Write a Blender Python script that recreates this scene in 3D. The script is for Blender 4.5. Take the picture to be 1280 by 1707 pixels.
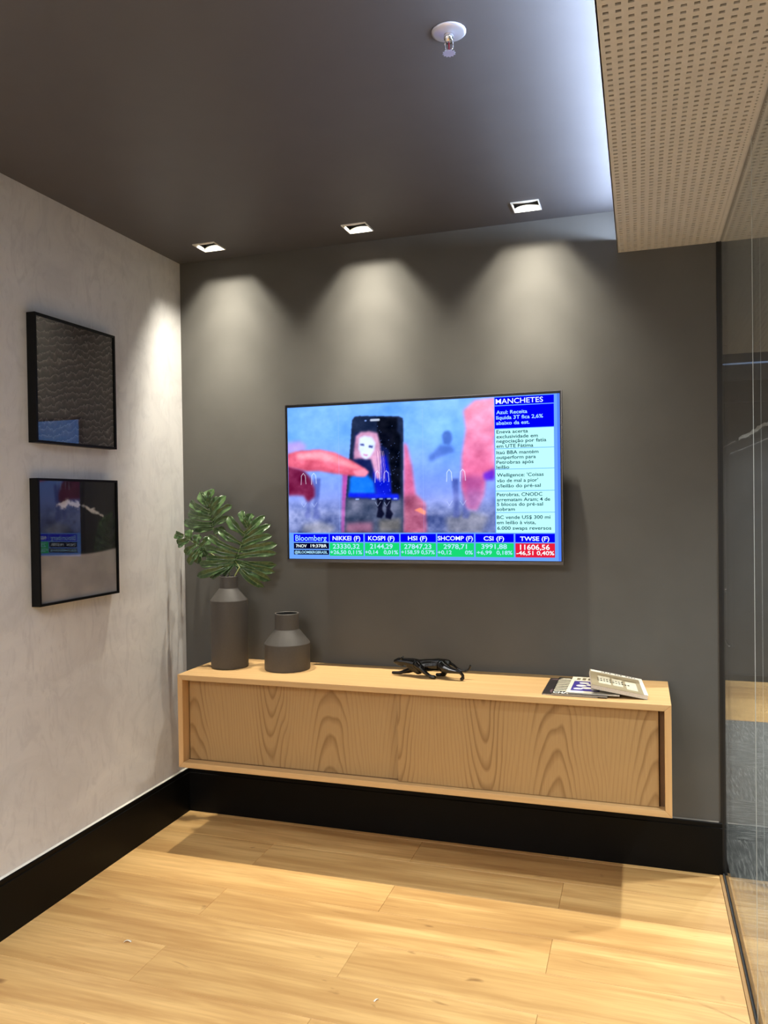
import bpy, bmesh, math, random
import numpy as np
from mathutils import Vector, Matrix, noise

for o in list(bpy.data.objects):
    bpy.data.objects.remove(o)
SC = bpy.context.scene
COL = SC.collection
random.seed(7)
PI = math.pi

# ------------------------------------------------------------------ camera
yaw, pitch, roll = 0.3141, -0.0132, -0.0139
CAM = Vector((2.1274, -3.3728, 1.5009))
fw = Vector((-math.sin(yaw) * math.cos(pitch), math.cos(yaw) * math.cos(pitch), math.sin(pitch)))
rt = Vector((math.cos(yaw), math.sin(yaw), 0))
up = rt.cross(fw)
r2 = rt * math.cos(roll) + up * math.sin(roll)
u2 = up * math.cos(roll) - rt * math.sin(roll)
cd = bpy.data.cameras.new('camera')
cam = bpy.data.objects.new('camera', cd)
COL.objects.link(cam)
m = Matrix((r2, u2, -fw)).transposed().to_4x4()
m.translation = CAM
cam.matrix_world = m
cd.sensor_fit = 'VERTICAL'
cd.sensor_height = 36.0
cd.lens = 36.0 * 1313.29 / 1707.0
cd.clip_start = 0.02
SC.camera = cam

# ------------------------------------------------------------------ view, world and light levels
SC.view_settings.view_transform = 'Standard'
SC.view_settings.look = 'None'
SC.view_settings.gamma = 1.0
SC.view_settings.use_curve_mapping = False
SC.view_settings.exposure = 0.10
w = bpy.data.worlds.new('world')
SC.world = w
w.use_nodes = True
w.node_tree.nodes['Background'].inputs[0].default_value = (0.9, 0.95, 1.0, 1)
w.node_tree.nodes['Background'].inputs[1].default_value = 0.02

WARM = (1.0, 0.92, 0.76)
SOFT = (0.96, 0.97, 1.0)
P_WALL = 30.0        # spill of the wall-wash downlights
P_BEAM = 140.0       # and their narrow beam
P_ROOM = 60.0        # downlights behind the viewer
P_FILL = 40.0       # unseen panels added further back as soft fill
P_COVE = 66.0        # LED strip on the perforated soffit
P_NEXT = 520.0       # unseen spots added to light the room behind the glass

# ------------------------------------------------------------------ measures (metres)
H = 2.6752           # ceiling
W = 2.4305           # glass line
HB = 0.207           # baseboard height
SX, SZ = 2.05, 2.5037    # soffit edge and underside
YR = -5.6            # rear wall
XN = 4.6             # far side of the next room
YF = 3.61            # far wall of the next room

# ------------------------------------------------------------------ material helpers
def s2l(c):
    return tuple(((v / 255.0) / 12.92 if v / 255.0 <= 0.04045 else ((v / 255.0 + 0.055) / 1.055) ** 2.4) for v in c)

class N:
    """tiny node-graph writer"""
    def __init__(self, name):
        self.m = bpy.data.materials.new(name)
        self.m.use_nodes = True
        self.t = self.m.node_tree
        self.b = self.t.nodes['Principled BSDF']
        self.out = self.t.nodes['Material Output']
    def n(self, typ, **kw):
        nd = self.t.nodes.new(typ)
        for k, v in kw.items():
            setattr(nd, k, v)
        return nd
    def l(self, a, b):
        self.t.links.new(a, b)
    def val(self, sock, v):
        if hasattr(v, 'is_linked') or hasattr(v, 'links'):
            self.l(v, sock)
        else:
            sock.default_value = v
    def math(self, op, a, b=0.0, c=None):
        nd = self.n('ShaderNodeMath', operation=op)
        self.val(nd.inputs[0], a); self.val(nd.inputs[1], b)
        if c is not None: self.val(nd.inputs[2], c)
        return nd.outputs[0]
    def coord(self, scale=(1, 1, 1), loc=(0, 0, 0), rot=(0, 0, 0)):
        tc = self.n('ShaderNodeTexCoord'); mp = self.n('ShaderNodeMapping')
        mp.inputs['Scale'].default_value = scale; mp.inputs['Location'].default_value = loc; mp.inputs['Rotation'].default_value = rot
        self.l(tc.outputs['Object'], mp.inputs[0])
        return mp.outputs[0]
    def noise(self, vec, scale, detail=3, rough=0.5, dist=0.0):
        nd = self.n('ShaderNodeTexNoise')
        nd.inputs['Scale'].default_value = scale; nd.inputs['Detail'].default_value = detail
        nd.inputs['Roughness'].default_value = rough; nd.inputs['Distortion'].default_value = dist
        self.l(vec, nd.inputs['Vector'])
        return nd.outputs[0]
    def ramp(self, fac, stops, interp='LINEAR'):
        nd = self.n('ShaderNodeValToRGB'); cr = nd.color_ramp; cr.interpolation = interp
        while len(cr.elements) < len(stops): cr.elements.new(0.5)
        for e, (p, c) in zip(cr.elements, stops):
            e.position = p; e.color = tuple(c) + (1,) if len(c) == 3 else c
        self.l(fac, nd.inputs[0])
        return nd.outputs[0]
    def mix(self, fac, a, b, blend='MIX'):
        nd = self.n('ShaderNodeMix', data_type='RGBA', blend_type=blend)
        self.val(nd.inputs[0], fac)
        for s, v in ((nd.inputs[6], a), (nd.inputs[7], b)):
            if isinstance(v, tuple): s.default_value = tuple(v) + (1,) if len(v) == 3 else v
            else: self.l(v, s)
        return nd.outputs[2]
    def bump(self, h, strength=0.2, dist=0.01):
        nd = self.n('ShaderNodeBump'); nd.inputs['Strength'].default_value = strength; nd.inputs['Distance'].default_value = dist
        self.l(h, nd.inputs['Height']); self.l(nd.outputs[0], self.b.inputs['Normal'])
    def base(self, c):
        if isinstance(c, tuple): self.b.inputs['Base Color'].default_value = tuple(c) + (1,)
        else: self.l(c, self.b.inputs['Base Color'])
    def set(self, rough=0.5, metal=0.0, spec=0.5, coat=0.0, coat_rough=0.05):
        self.b.inputs['Roughness'].default_value = rough; self.b.inputs['Metallic'].default_value = metal
        self.b.inputs['Specular IOR Level'].default_value = spec
        self.b.inputs['Coat Weight'].default_value = coat; self.b.inputs['Coat Roughness'].default_value = coat_rough
        return self.m

def plain(name, rgb, rough=0.5, metal=0.0, spec=0.5, coat=0.0, var=0.06, vscale=40):
    g = N(name); c = s2l(rgb)
    f = g.noise(g.coord(), vscale, 3)
    g.base(g.ramp(f, [(0.3, tuple(v * (1 - var) for v in c)), (0.7, tuple(v * (1 + var) for v in c))]))
    return g.set(rough, metal, spec, coat)

def emit(name, rgb, strength=1.0):
    g = N(name)
    e = g.n('ShaderNodeEmission'); e.inputs[0].default_value = s2l(rgb) + (1,); e.inputs[1].default_value = strength
    g.l(e.outputs[0], g.out.inputs[0])
    return g.m

def vcol_emit(name, strength=1.0):
    g = N(name)
    a = g.n('ShaderNodeAttribute', attribute_name='paint')
    e = g.n('ShaderNodeEmission'); g.l(a.outputs['Color'], e.inputs[0]); e.inputs[1].default_value = strength
    g.l(e.outputs[0], g.out.inputs[0])
    return g.m

def vcol_print(name, rough=0.5):
    g = N(name)
    a = g.n('ShaderNodeAttribute', attribute_name='paint'); g.base(a.outputs['Color'])
    return g.set(rough)

def pane_glass(name, tint=(1, 1, 1), ior=1.5):
    g = N(name)
    fr = g.n('ShaderNodeFresnel'); ge = g.n('ShaderNodeNewGeometry')
    g.l(g.math('ADD', ior, g.math('MULTIPLY', ge.outputs['Backfacing'], 1.0 / ior - ior)), fr.inputs[0])   # both faces of a thin pane reflect alike
    tr = g.n('ShaderNodeBsdfTransparent'); tr.inputs[0].default_value = tint + (1,)
    gl = g.n('ShaderNodeBsdfGlossy'); gl.inputs['Roughness'].default_value = 0.0
    mx = g.n('ShaderNodeMixShader')
    g.l(fr.outputs[0], mx.inputs[0]); g.l(tr.outputs[0], mx.inputs[1]); g.l(gl.outputs[0], mx.inputs[2]); g.l(mx.outputs[0], g.out.inputs[0])
    return g.m

def wood_veneer(name, across, along, dark, light, leaf=0.33, spacing=0.0105, seed=0.0, offset=0.0):
    """plain-sawn veneer: growth rings of a slightly leaning trunk cut by the panel, leaf after leaf"""
    g = N(name)
    tc = g.n('ShaderNodeTexCoord'); sp = g.n('ShaderNodeSeparateXYZ'); g.l(tc.outputs['Object'], sp.inputs[0])
    u = g.math('ADD', sp.outputs[across], offset); v = sp.outputs[along]
    cell = g.math('FLOOR', g.math('DIVIDE', u, leaf))
    wn = g.n('ShaderNodeTexWhiteNoise', noise_dimensions='1D'); g.l(g.math('ADD', cell, seed), wn.inputs['W'])
    rnd = wn.outputs['Value']
    uu = g.math('SUBTRACT', g.math('SUBTRACT', u, g.math('MULTIPLY', cell, leaf)), leaf * 0.5)
    cb = g.n('ShaderNodeCombineXYZ'); g.l(g.math('MULTIPLY', u, 7.0), cb.inputs[0]); g.l(g.math('MULTIPLY', v, 2.4), cb.inputs[1]); g.l(g.math('MULTIPLY', cell, 3.7), cb.inputs[2])
    n1 = g.n('ShaderNodeTexNoise'); n1.inputs['Scale'].default_value = 1.6; n1.inputs['Detail'].default_value = 0.8; g.l(cb.outputs[0], n1.inputs['Vector'])
    wob = g.math('SUBTRACT', n1.outputs[0], 0.5)
    u3 = g.math('ADD', uu, g.math('MULTIPLY', g.math('SUBTRACT', rnd, 0.5), 0.10))
    u3 = g.math('MULTIPLY', g.math('ADD', u3, g.math('MULTIPLY', wob, 0.03)), 0.85)
    sgn = g.math('SUBTRACT', g.math('MULTIPLY', g.math('GREATER_THAN', rnd, 0.45), 2.0), 1.0)
    d = g.math('ADD', 0.075, g.math('MULTIPLY', g.math('MULTIPLY', v, sgn), 0.10))
    d = g.math('ADD', d, g.math('MULTIPLY', wob, 0.022))
    r = g.math('SQRT', g.math('ADD', g.math('MULTIPLY', u3, u3), g.math('MULTIPLY', d, d)))
    fr = g.math('FRACT', g.math('DIVIDE', r, spacing))
    band = g.ramp(fr, [(0.0, (0.1, 0.1, 0.1)), (0.5, (0.12, 0.12, 0.12)), (0.85, (1, 1, 1)), (1.0, (0.1, 0.1, 0.1))])
    cb2 = g.n('ShaderNodeCombineXYZ'); g.l(g.math('MULTIPLY', u, 420.0), cb2.inputs[0]); g.l(g.math('MULTIPLY', v, 9.0), cb2.inputs[1])
    n2 = g.n('ShaderNodeTexNoise'); n2.inputs['Scale'].default_value = 1.0; n2.inputs['Detail'].default_value = 2.0; g.l(cb2.outputs[0], n2.inputs['Vector'])
    cb3 = g.n('ShaderNodeCombineXYZ'); g.l(g.math('MULTIPLY', u, 9.0), cb3.inputs[0]); g.l(g.math('MULTIPLY', v, 2.0), cb3.inputs[1])
    n3 = g.n('ShaderNodeTexNoise'); n3.inputs['Scale'].default_value = 1.0; n3.inputs['Detail'].default_value = 2.0; g.l(cb3.outputs[0], n3.inputs['Vector'])
    fac = g.math('MULTIPLY', band, g.math('ADD', 0.45, g.math('MULTIPLY', n3.outputs[0], 0.75)))
    mr = g.n('ShaderNodeMapRange', interpolation_type='SMOOTHSTEP'); g.l(g.math('ABSOLUTE', u3), mr.inputs[0])
    mr.inputs[1].default_value = 0.035; mr.inputs[2].default_value = 0.085; mr.inputs[3].default_value = 1.0; mr.inputs[4].default_value = 0.38
    fac = g.math('MULTIPLY', fac, mr.outputs[0])      # flat grain reads stronger than the quarter-cut flanks
    fac = g.math('ADD', g.math('MULTIPLY', fac, 0.75), g.math('MULTIPLY', g.math('SUBTRACT', n2.outputs[0], 0.5), 0.5))
    c = g.ramp(fac, [(0.0, light), (0.9, dark)])
    g.base(c)
    g.bump(fac, 0.06, 0.002)
    return g.set(0.48, spec=0.35)

def wood_solid(name, along, light, dark, stretch=0.9, scale=34.0):
    g = N(name)
    sc = [scale, scale, scale]; sc[along] = stretch
    f = g.noise(g.coord(tuple(sc)), 1.0, 4, 0.55, 0.3)
    f2 = g.noise(g.coord(tuple(v * (9 if i != along else 6) for i, v in enumerate(sc))), 1.0, 2)
    g.base(g.ramp(g.math('ADD', g.math('MULTIPLY', f, 0.7), g.math('MULTIPLY', f2, 0.3)), [(0.3, light), (0.72, dark)]))
    return g.set(0.45, spec=0.35)

# ------------------------------------------------------------------ object helpers
ORG = {}
def _link(o, parent, label, cat, group, kind):
    COL.objects.link(o)
    if parent is not None: o.parent = parent
    if label: o['label'] = label
    if cat: o['category'] = cat
    if group: o['group'] = group
    if kind: o['kind'] = kind
    return o

def thing(name, loc, label, cat=None, group=None, kind=None):
    o = bpy.data.objects.new(name, None)
    o.empty_display_size = 0.05
    o.location = loc
    ORG[o] = Vector(loc)
    return _link(o, None, label, cat, group, kind)

def mesh(name, verts, faces, mat, parent=None, label=None, cat=None, group=None, kind=None, smooth=False, origin=None, bevel=0.0, weld=False):
    org = ORG[parent] if parent is not None else (Vector(origin) if origin is not None else Vector((0, 0, 0)))
    me = bpy.data.meshes.new(name)
    me.from_pydata([tuple(Vector(v) - org) for v in verts], [], faces)
    bm = bmesh.new(); bm.from_mesh(me)
    if weld: bmesh.ops.remove_doubles(bm, verts=bm.verts, dist=1e-5)
    bmesh.ops.recalc_face_normals(bm, faces=bm.faces)
    if bevel:
        bmesh.ops.bevel(bm, geom=list(bm.edges), offset=bevel, segments=2, profile=0.6, affect='EDGES', clamp_overlap=True)
    bm.to_mesh(me); bm.free()
    if smooth:
        for p in me.polygons: p.use_smooth = True
    for mt in (mat if isinstance(mat, (list, tuple)) else [mat]): me.materials.append(mt)
    o = bpy.data.objects.new(name, me)
    if parent is None: o.location = org
    ORG[o] = org
    return _link(o, parent, label, cat, group, kind)

BF = [(0, 3, 2, 1), (4, 5, 6, 7), (0, 1, 5, 4), (1, 2, 6, 5), (2, 3, 7, 6), (3, 0, 4, 7)]
def bv(x0, x1, y0, y1, z0, z1):
    return [(x0, y0, z0), (x1, y0, z0), (x1, y1, z0), (x0, y1, z0), (x0, y0, z1), (x1, y0, z1), (x1, y1, z1), (x0, y1, z1)]
def box(name, b, mat, parent=None, **k):
    return mesh(name, bv(*b), BF, mat, parent, **k)
def boxes(name, bs, mat, parent=None, **k):
    V, F = [], []
    for b in bs:
        n = len(V); V += bv(*b); F += [tuple(i + n for i in f) for f in BF]
    return mesh(name, V, F, mat, parent, **k)
def prism(name, poly, axis, a0, a1, mat, parent=None, **k):
    """polygon in the two other axes, extruded along axis"""
    def pt(p, a):
        q = list(p); q.insert(axis, a); return tuple(q)
    n = len(poly)
    V = [pt(p, a0) for p in poly] + [pt(p, a1) for p in poly]
    F = [tuple(range(n)), tuple(range(2 * n - 1, n - 1, -1))] + [(i, (i + 1) % n, n + (i + 1) % n, n + i) for i in range(n)]
    return mesh(name, V, F, mat, parent, **k)
def lathe_data(c, prof, seg=48, M=None):
    V, F = [], []
    for r, z in prof:
        for i in range(seg):
            a = 2 * PI * i / seg
            p = Vector((r * math.cos(a), r * math.sin(a), z))
            if M is not None: p = M @ p
            V.append(tuple(p + Vector(c)))
    for j in range(len(prof) - 1):
        for i in range(seg):
            F.append((j * seg + i, j * seg + (i + 1) % seg, (j + 1) * seg + (i + 1) % seg, (j + 1) * seg + i))
    if prof[0][0] > 1e-6: F.append(tuple(range(seg))[::-1])
    if prof[-1][0] > 1e-6: F.append(tuple((len(prof) - 1) * seg + i for i in range(seg)))
    return V, F
def lathe(name, c, prof, mat, parent=None, seg=48, M=None, caps=True, **k):
    V, F = lathe_data(c, prof, seg, M)
    if not caps: F = [f for f in F if len(f) == 4]
    return mesh(name, V, F, mat, parent, smooth=k.pop('smooth', True), weld=True, **k)
def tube_data(pts, radii, seg=10):
    pts = [Vector(p) for p in pts]; V, F = [], []
    for i, p in enumerate(pts):
        t = (pts[min(i + 1, len(pts) - 1)] - pts[max(i - 1, 0)]).normalized()
        a = t.orthogonal().normalized() if i == 0 else (a - t * a.dot(t)).normalized()
        b = t.cross(a)
        r = radii[i] if isinstance(radii, (list, tuple)) else radii
        for s in range(seg):
            q = 2 * PI * s / seg
            V.append(tuple(p + a * math.cos(q) * r + b * math.sin(q) * r))
    for j in range(len(pts) - 1):
        for s in range(seg):
            F.append((j * seg + s, j * seg + (s + 1) % seg, (j + 1) * seg + (s + 1) % seg, (j + 1) * seg + s))
    F.append(tuple(range(seg))[::-1]); F.append(tuple((len(pts) - 1) * seg + s for s in range(seg)))
    return V, F
def tube(name, pts, radii, mat, parent=None, seg=10, **k):
    V, F = tube_data(pts, radii, seg)
    return mesh(name, V, F, mat, parent, smooth=True, **k)
def smooth_angle(o, deg=35):
    for p in o.data.polygons: p.use_smooth = True
    bm = bmesh.new(); bm.from_mesh(o.data)
    for e in bm.edges:
        if len(e.link_faces) == 2 and e.calc_face_angle(0) > math.radians(deg): e.smooth = False
    bm.to_mesh(o.data); bm.free()

def spot(name, loc, power, color, size=110, blend=0.9, radius=0.02, tilt=0.0, tilt_x=0.0):
    ld = bpy.data.lights.new(name, 'SPOT')
    ld.energy = power; ld.color = color; ld.spot_size = math.radians(size); ld.spot_blend = blend; ld.shadow_soft_size = radius
    o = bpy.data.objects.new(name, ld); COL.objects.link(o)
    o.location = loc; o.rotation_euler = (tilt, tilt_x, 0)
    return o

# ------------------------------------------------------------------ materials of the setting
def m_floor():
    g = N('oak_vinyl_plank')
    oi = g.n('ShaderNodeObjectInfo'); rnd = oi.outputs['Random']
    tc = g.n('ShaderNodeTexCoord'); ad = g.n('ShaderNodeVectorMath', operation='ADD'); cb = g.n('ShaderNodeCombineXYZ')
    g.l(g.math('MULTIPLY', rnd, 37.0), cb.inputs[0]); g.l(g.math('MULTIPLY', rnd, 11.0), cb.inputs[1])
    g.l(tc.outputs['Object'], ad.inputs[0]); g.l(cb.outputs[0], ad.inputs[1])
    def mp(s):
        q = g.n('ShaderNodeMapping'); q.inputs['Scale'].default_value = s; g.l(ad.outputs[0], q.inputs[0]); return q.outputs[0]
    broad = g.noise(mp((0.7, 10.0, 1)), 1.0, 3, 0.55, 0.5)
    fine = g.noise(mp((3.0, 70.0, 1)), 1.0, 3, 0.6, 0.2)
    cloud = g.noise(mp((1.8, 15.0, 1)), 1.0, 4, 0.6, 0.4)
    k = g.noise(mp((4.5, 16.0, 1)), 1.0, 2, 0.5, 1.2)
    c = g.ramp(broad, [(0.30, s2l((180, 138, 84))), (0.50, s2l((210, 170, 110))), (0.70, s2l((228, 190, 128)))])
    c = g.mix(g.ramp(fine, [(0.35, (0.34,) * 3), (0.62, (0.0,) * 3)]), c, s2l((172, 128, 76)))
    c = g.mix(g.ramp(cloud, [(0.32, (0.60,) * 3), (0.54, (0.0,) * 3)]), c, s2l((172, 128, 76)))
    c = g.mix(g.ramp(k, [(0.20, (0.75,) * 3), (0.30, (0.0,) * 3)]), c, s2l((120, 82, 46)))
    tone = g.n('ShaderNodeHueSaturation'); g.l(c, tone.inputs['Color'])
    g.l(g.math('ADD', 0.93, g.math('MULTIPLY', rnd, 0.14)), tone.inputs['Value'])
    g.base(tone.outputs[0])
    g.bump(fine, 0.05, 0.001)
    return g.set(0.40, spec=0.35)
def m_plaster():
    g = N('burnished_plaster')
    a = g.noise(g.coord((1, 1.0, 1.6)), 2.6, 5, 0.6, 1.2)
    b = g.noise(g.coord((1, 3.0, 1.2), rot=(0.5, 0, 0)), 5.0, 4, 0.65, 2.0)
    c = g.ramp(a, [(0.30, s2l((208, 208, 209))), (0.48, s2l((218, 218, 219))), (0.70, s2l((226, 226, 226)))])
    c = g.mix(g.ramp(b, [(0.34, (0.50,) * 3), (0.50, (0.0,) * 3)]), c, s2l((200, 200, 202)))
    g.base(c); g.bump(b, 0.05, 0.003)
    return g.set(0.62, spec=0.3)
def m_carpet():
    g = N('streaked_carpet')
    f = g.noise(g.coord((10, 90, 10)), 1.0, 3, 0.6, 0.3)
    p = g.noise(g.coord(), 500, 2)
    c = g.ramp(f, [(0.34, s2l((62, 62, 60))), (0.52, s2l((108, 108, 104))), (0.66, s2l((168, 167, 160)))])
    g.base(g.mix(0.35, c, g.ramp(p, [(0.3, s2l((50, 50, 50))), (0.7, s2l((150, 150, 146)))])))
    g.bump(p, 0.5, 0.004)
    return g.set(0.95, spec=0.1)

M = {}
M['plank'] = m_floor(); M['plaster'] = m_plaster(); M['carpet'] = m_carpet()
M['darkwall'] = plain('dark_grey_paint', (89, 88, 85), 0.62, spec=0.3, var=0.04, vscale=6)
M['ceil'] = plain('dark_ceiling_paint', (85, 84, 87), 0.5, spec=0.35, var=0.03, vscale=8)
M['base'] = plain('black_satin', (6, 6, 6), 0.5, spec=0.15, var=0.15, vscale=14)
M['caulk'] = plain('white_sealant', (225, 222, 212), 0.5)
M['beige'] = plain('beige_metal_panel', (206, 201, 192), 0.55, spec=0.3, var=0.03)
M['felt'] = plain('brown_backing', (62, 54, 44), 0.9, spec=0.1)
M['slab'] = plain('grey_screed', (110, 108, 104), 0.9)
M['black'] = plain('black_paint', (10, 10, 10), 0.45)
M['bronze'] = plain('dark_bronze_profile', (150, 112, 62), 0.5)
M['gasket'] = plain('black_rubber', (14, 13, 12), 0.6)
M['seam'] = plain('clear_silicone', (190, 196, 194), 0.25)
M['glass'] = pane_glass('partition_glass', (0.93, 0.96, 0.95), 1.5)
M['picglass'] = pane_glass('picture_glass', (0.99, 0.99, 0.99), 1.5)
M['white'] = plain('white_powder_coat', (235, 232, 224), 0.4, var=0.02)
M['chrome'] = plain('polished_chrome', (225, 225, 228), 0.12, metal=1.0, var=0.02)
M['satin'] = plain('satin_aluminium', (96, 92, 90), 0.32, metal=1.0, var=0.03)

# ------------------------------------------------------------------ floor of planks
fl = mesh('floor', bv(0, W + 0.0, YR, 0, -0.06, -0.005), BF, M['slab'], kind='structure', label='light oak plank floor in front of the cabinet')
PW, PL, T0 = 0.207, 1.25, -0.04
plank_mesh = {}
def plank(x0, x1, y0, y1):
    key = (round(x1 - x0, 4), round(y1 - y0, 4))
    if key not in plank_mesh:
        a, b = key; e = 0.0012
        V = [(0, 0, -0.005), (a, 0, -0.005), (a, b, -0.005), (0, b, -0.005), (0.0004, 0.0004, -e), (a - 0.0004, 0.0004, -e), (a - 0.0004, b - 0.0004, -e), (0.0004, b - 0.0004, -e),
             (e, e, 0), (a - e, e, 0), (a - e, b - e, 0), (e, b - e, 0)]
        F = [(0, 1, 5, 4), (1, 2, 6, 5), (2, 3, 7, 6), (3, 0, 4, 7), (4, 5, 9, 8), (5, 6, 10, 9), (6, 7, 11, 10), (7, 4, 8, 11), (8, 9, 10, 11)]
        me = bpy.data.meshes.new('plank'); me.from_pydata(V, [], F); me.materials.append(M['plank']); plank_mesh[key] = me
    o = bpy.data.objects.new('plank', plank_mesh[key]); o.location = (x0, y0, 0); o.parent = fl; COL.objects.link(o)
row = 0
y1 = 0.0
while y1 > YR + 0.01:
    y0 = max(T0 - PW * row, YR)
    off = 1.203 if row % 2 == 1 else 0.58
    ks = sorted([0.0, W - 0.016] + [off + PL * k for k in range(-1, 3) if 0.02 < off + PL * k < W - 0.03])
    for a, b in zip(ks[:-1], ks[1:]): plank(a, b, y0, y1)
    y1 = y0; row += 1

# ------------------------------------------------------------------ walls and ceiling
mesh('wall_left', bv(-0.12, 0, YR, 0.12, 0, H + 0.1), BF, M['plaster'], kind='structure', label='pale grey burnished plaster wall with two framed pictures')
mesh('wall_back', bv(0, W, 0, 0.12, 0, H + 0.1), BF, M['darkwall'], kind='structure', label='dark grey painted wall behind the television')
mesh('wall_rear', bv(-0.12, XN + 0.12, YR - 0.12, YR, 0, H + 0.1), BF, plain('rear_wall_paint', (205, 202, 196), 0.7), kind='structure', label='grey wall behind the viewer')

DL = [(0.270, -0.180), (0.988, -0.180), (1.706, -0.182)]
DR = [(0.45, -2.35), (1.55, -2.35)]
HS = 0.055
def plate_with_holes(x0, x1, y0, y1, z, holes, h):
    xs = sorted(set([x0, x1] + [c + s for c, _ in holes for s in (-h, h)])); ys = sorted(set([y0, y1] + [c + s for _, c in holes for s in (-h, h)]))
    xs = [v for i, v in enumerate(xs) if i == 0 or v - xs[i - 1] > 1e-6]; ys = [v for i, v in enumerate(ys) if i == 0 or v - ys[i - 1] > 1e-6]
    V = [(x, y, z) for y in ys for x in xs]; F = []; nx = len(xs)
    for j in range(len(ys) - 1):
        for i in range(nx - 1):
            cx, cy = (xs[i] + xs[i + 1]) / 2, (ys[j] + ys[j + 1]) / 2
            if any(abs(cx - a) < h and abs(cy - b) < h for a, b in holes): continue
            F.append((j * nx + i, j * nx + i + 1, (j + 1) * nx + i + 1, (j + 1) * nx + i))
    return V, F
V, F = plate_with_holes(0, W + 0.02, YR, 0, H, DL + DR, HS)
mesh('ceiling', V, F, M['ceil'], kind='structure', label='dark grey painted ceiling with recessed square downlights')

# ------------------------------------------------------------------ baseboards
def baseboard(name, x_or_y, a0, a1, side, label):
    t, c = 0.016, 0.020
    prof = [(0, 0), (t, 0), (t, HB - c), (t - 0.004, HB - c + 0.0015), (t - 0.004, HB - 0.003), (t - 0.007, HB), (0, HB)]
    if side == 'left': return prism(name, [(d, z) for d, z in prof], 1, a0, a1, M['base'], kind='structure', label=label)
    return prism(name, [(-d, z) for d, z in prof], 0, a0, a1, M['base'], kind='structure', label=label)
bl = baseboard('baseboard_left', 0, YR, 0.0, 'left', 'tall black baseboard along the plaster wall')
bb = baseboard('baseboard_back', 0, 0.016, W - 0.004, 'back', 'tall black baseboard under the floating cabinet')
prism('sealant_bead', [(0, HB), (0.007, HB), (0.0, HB + 0.005)], 1, YR, 0.0, M['caulk'], bl)  # white bead paints the bright line of the ledge catching light
prism('sealant_bead', [(0, HB), (-0.006, HB), (0.0, HB + 0.003)], 0, 0.01, W - 0.016, plain('grey_sealant', (120, 116, 110), 0.6), bb)  # dimmer grey bead painting the same lit ledge on the back

# ------------------------------------------------------------------ perforated soffit with LED cove
def perforated(x0, x1, y0, y1, z, cols, cw, rows, rl, depth):
    xs = [x0] + [v for c in cols for v in (c - cw / 2, c + cw / 2)] + [x1]
    ys = [y0] + [v for c in rows for v in (c - rl / 2, c + rl / 2)] + [y1]
    nx, ny = len(xs), len(ys)
    V = [(x, y, z) for y in ys for x in xs]; F = []
    for j in range(ny - 1):
        for i in range(nx - 1):
            a, b, c, d = j * nx + i, j * nx + i + 1, (j + 1) * nx + i + 1, (j + 1) * nx + i
            if i % 2 == 1 and j % 2 == 1:
                n = len(V); V += [(V[q][0], V[q][1], z + depth) for q in (a, b, c, d)]
                F += [(a, b, n + 1, n), (b, c, n + 2, n + 1), (c, d, n + 3, n + 2), (d, a, n, n + 3)]
            else: F.append((a, d, c, b))
    return V, F
def plate(name, V, F, mat, parent, **k):
    me = bpy.data.meshes.new(name); org = ORG[parent]
    me.from_pydata([tuple(Vector(v) - org) for v in V], [], F); me.materials.append(mat)
    o = bpy.data.objects.new(name, me); ORG[o] = org
    return _link(o, parent, None, None, None, k.get('kind'))
sof = thing('ceiling_soffit', (SX, 0, SZ), 'beige perforated metal soffit along the glass partition', kind='structure')
cols = [2.069 + 0.0255 * i for i in range(14)]
rows = [-0.0145 - 0.025 * i for i in range(219)][::-1]
V, F = perforated(SX, 2.411, -5.5, 0, SZ, cols, 0.0118, rows, 0.0088, 0.004)
plate('perforated_sheet', V, F, M['beige'], sof)
rows2 = [-0.010 - 0.0165 * i for i in range(332)][::-1]
V, F = perforated(2.411, W + 0.004, -5.5, 0, SZ, [2.4185], 0.0048, rows2, 0.0048, 0.006)
plate('edge_strip', V, F, M['beige'], sof)
boxes('backing', [(SX + 0.004, W, -5.5, 0, SZ + 0.0045, SZ + 0.008)], M['felt'], sof)
box('edge_lip', (SX - 0.0005, SX + 0.003, -5.5, -0.0005, SZ, SZ + 0.052), M['beige'], sof)
box('led_strip', (SX + 0.022, SX + 0.034, -5.4, -0.03, SZ + 0.008, SZ + 0.044), M['white'], sof)
ld = bpy.data.lights.new('cove_light', 'AREA'); ld.shape = 'RECTANGLE'; ld.size = 0.010; ld.size_y = 5.3; ld.energy = P_COVE; ld.color = (0.62, 0.76, 1.0)
lo = bpy.data.objects.new('cove_light', ld); COL.objects.link(lo); lo.location = (SX + 0.028, -2.72, SZ + 0.046); lo.rotation_euler = (PI, 0, 0)
lo.rotation_euler = (PI, math.radians(-58), 0)

# ------------------------------------------------------------------ glass partition
gp = thing('window_1', (W, -0.96, 0), 'frameless floor to ceiling glass partition at the right', kind='structure')
for a, b in ((-0.957, -0.009), (-2.957, -0.959), (-5.5, -2.959)):
    mesh('glass_pane', bv(W, W + 0.010, a, b, 0.010, SZ), [BF[3], BF[5]], M['glass'], gp)
for yv in (-0.958, -2.958):
    box('silicone_seam', (W - 0.0004, W + 0.0008, yv - 0.0022, yv + 0.0022, 0.010, SZ), M['seam'], gp)
boxes('floor_channel', [(W - 0.016, W - 0.004, -5.5, -0.016, 0, 0.004), (W + 0.014, W + 0.024, -5.5, 0, 0, 0.006)], M['bronze'], gp)
boxes('gasket', [(W - 0.004, W, -5.5, -0.016, 0, 0.010), (W + 0.010, W + 0.014, -5.5, 0, 0, 0.010)], M['gasket'], gp)
box('wall_profile', (W - 0.009, W + 0.002, -0.009, 0.0, 0.0, SZ), M['black'], gp)

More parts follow.
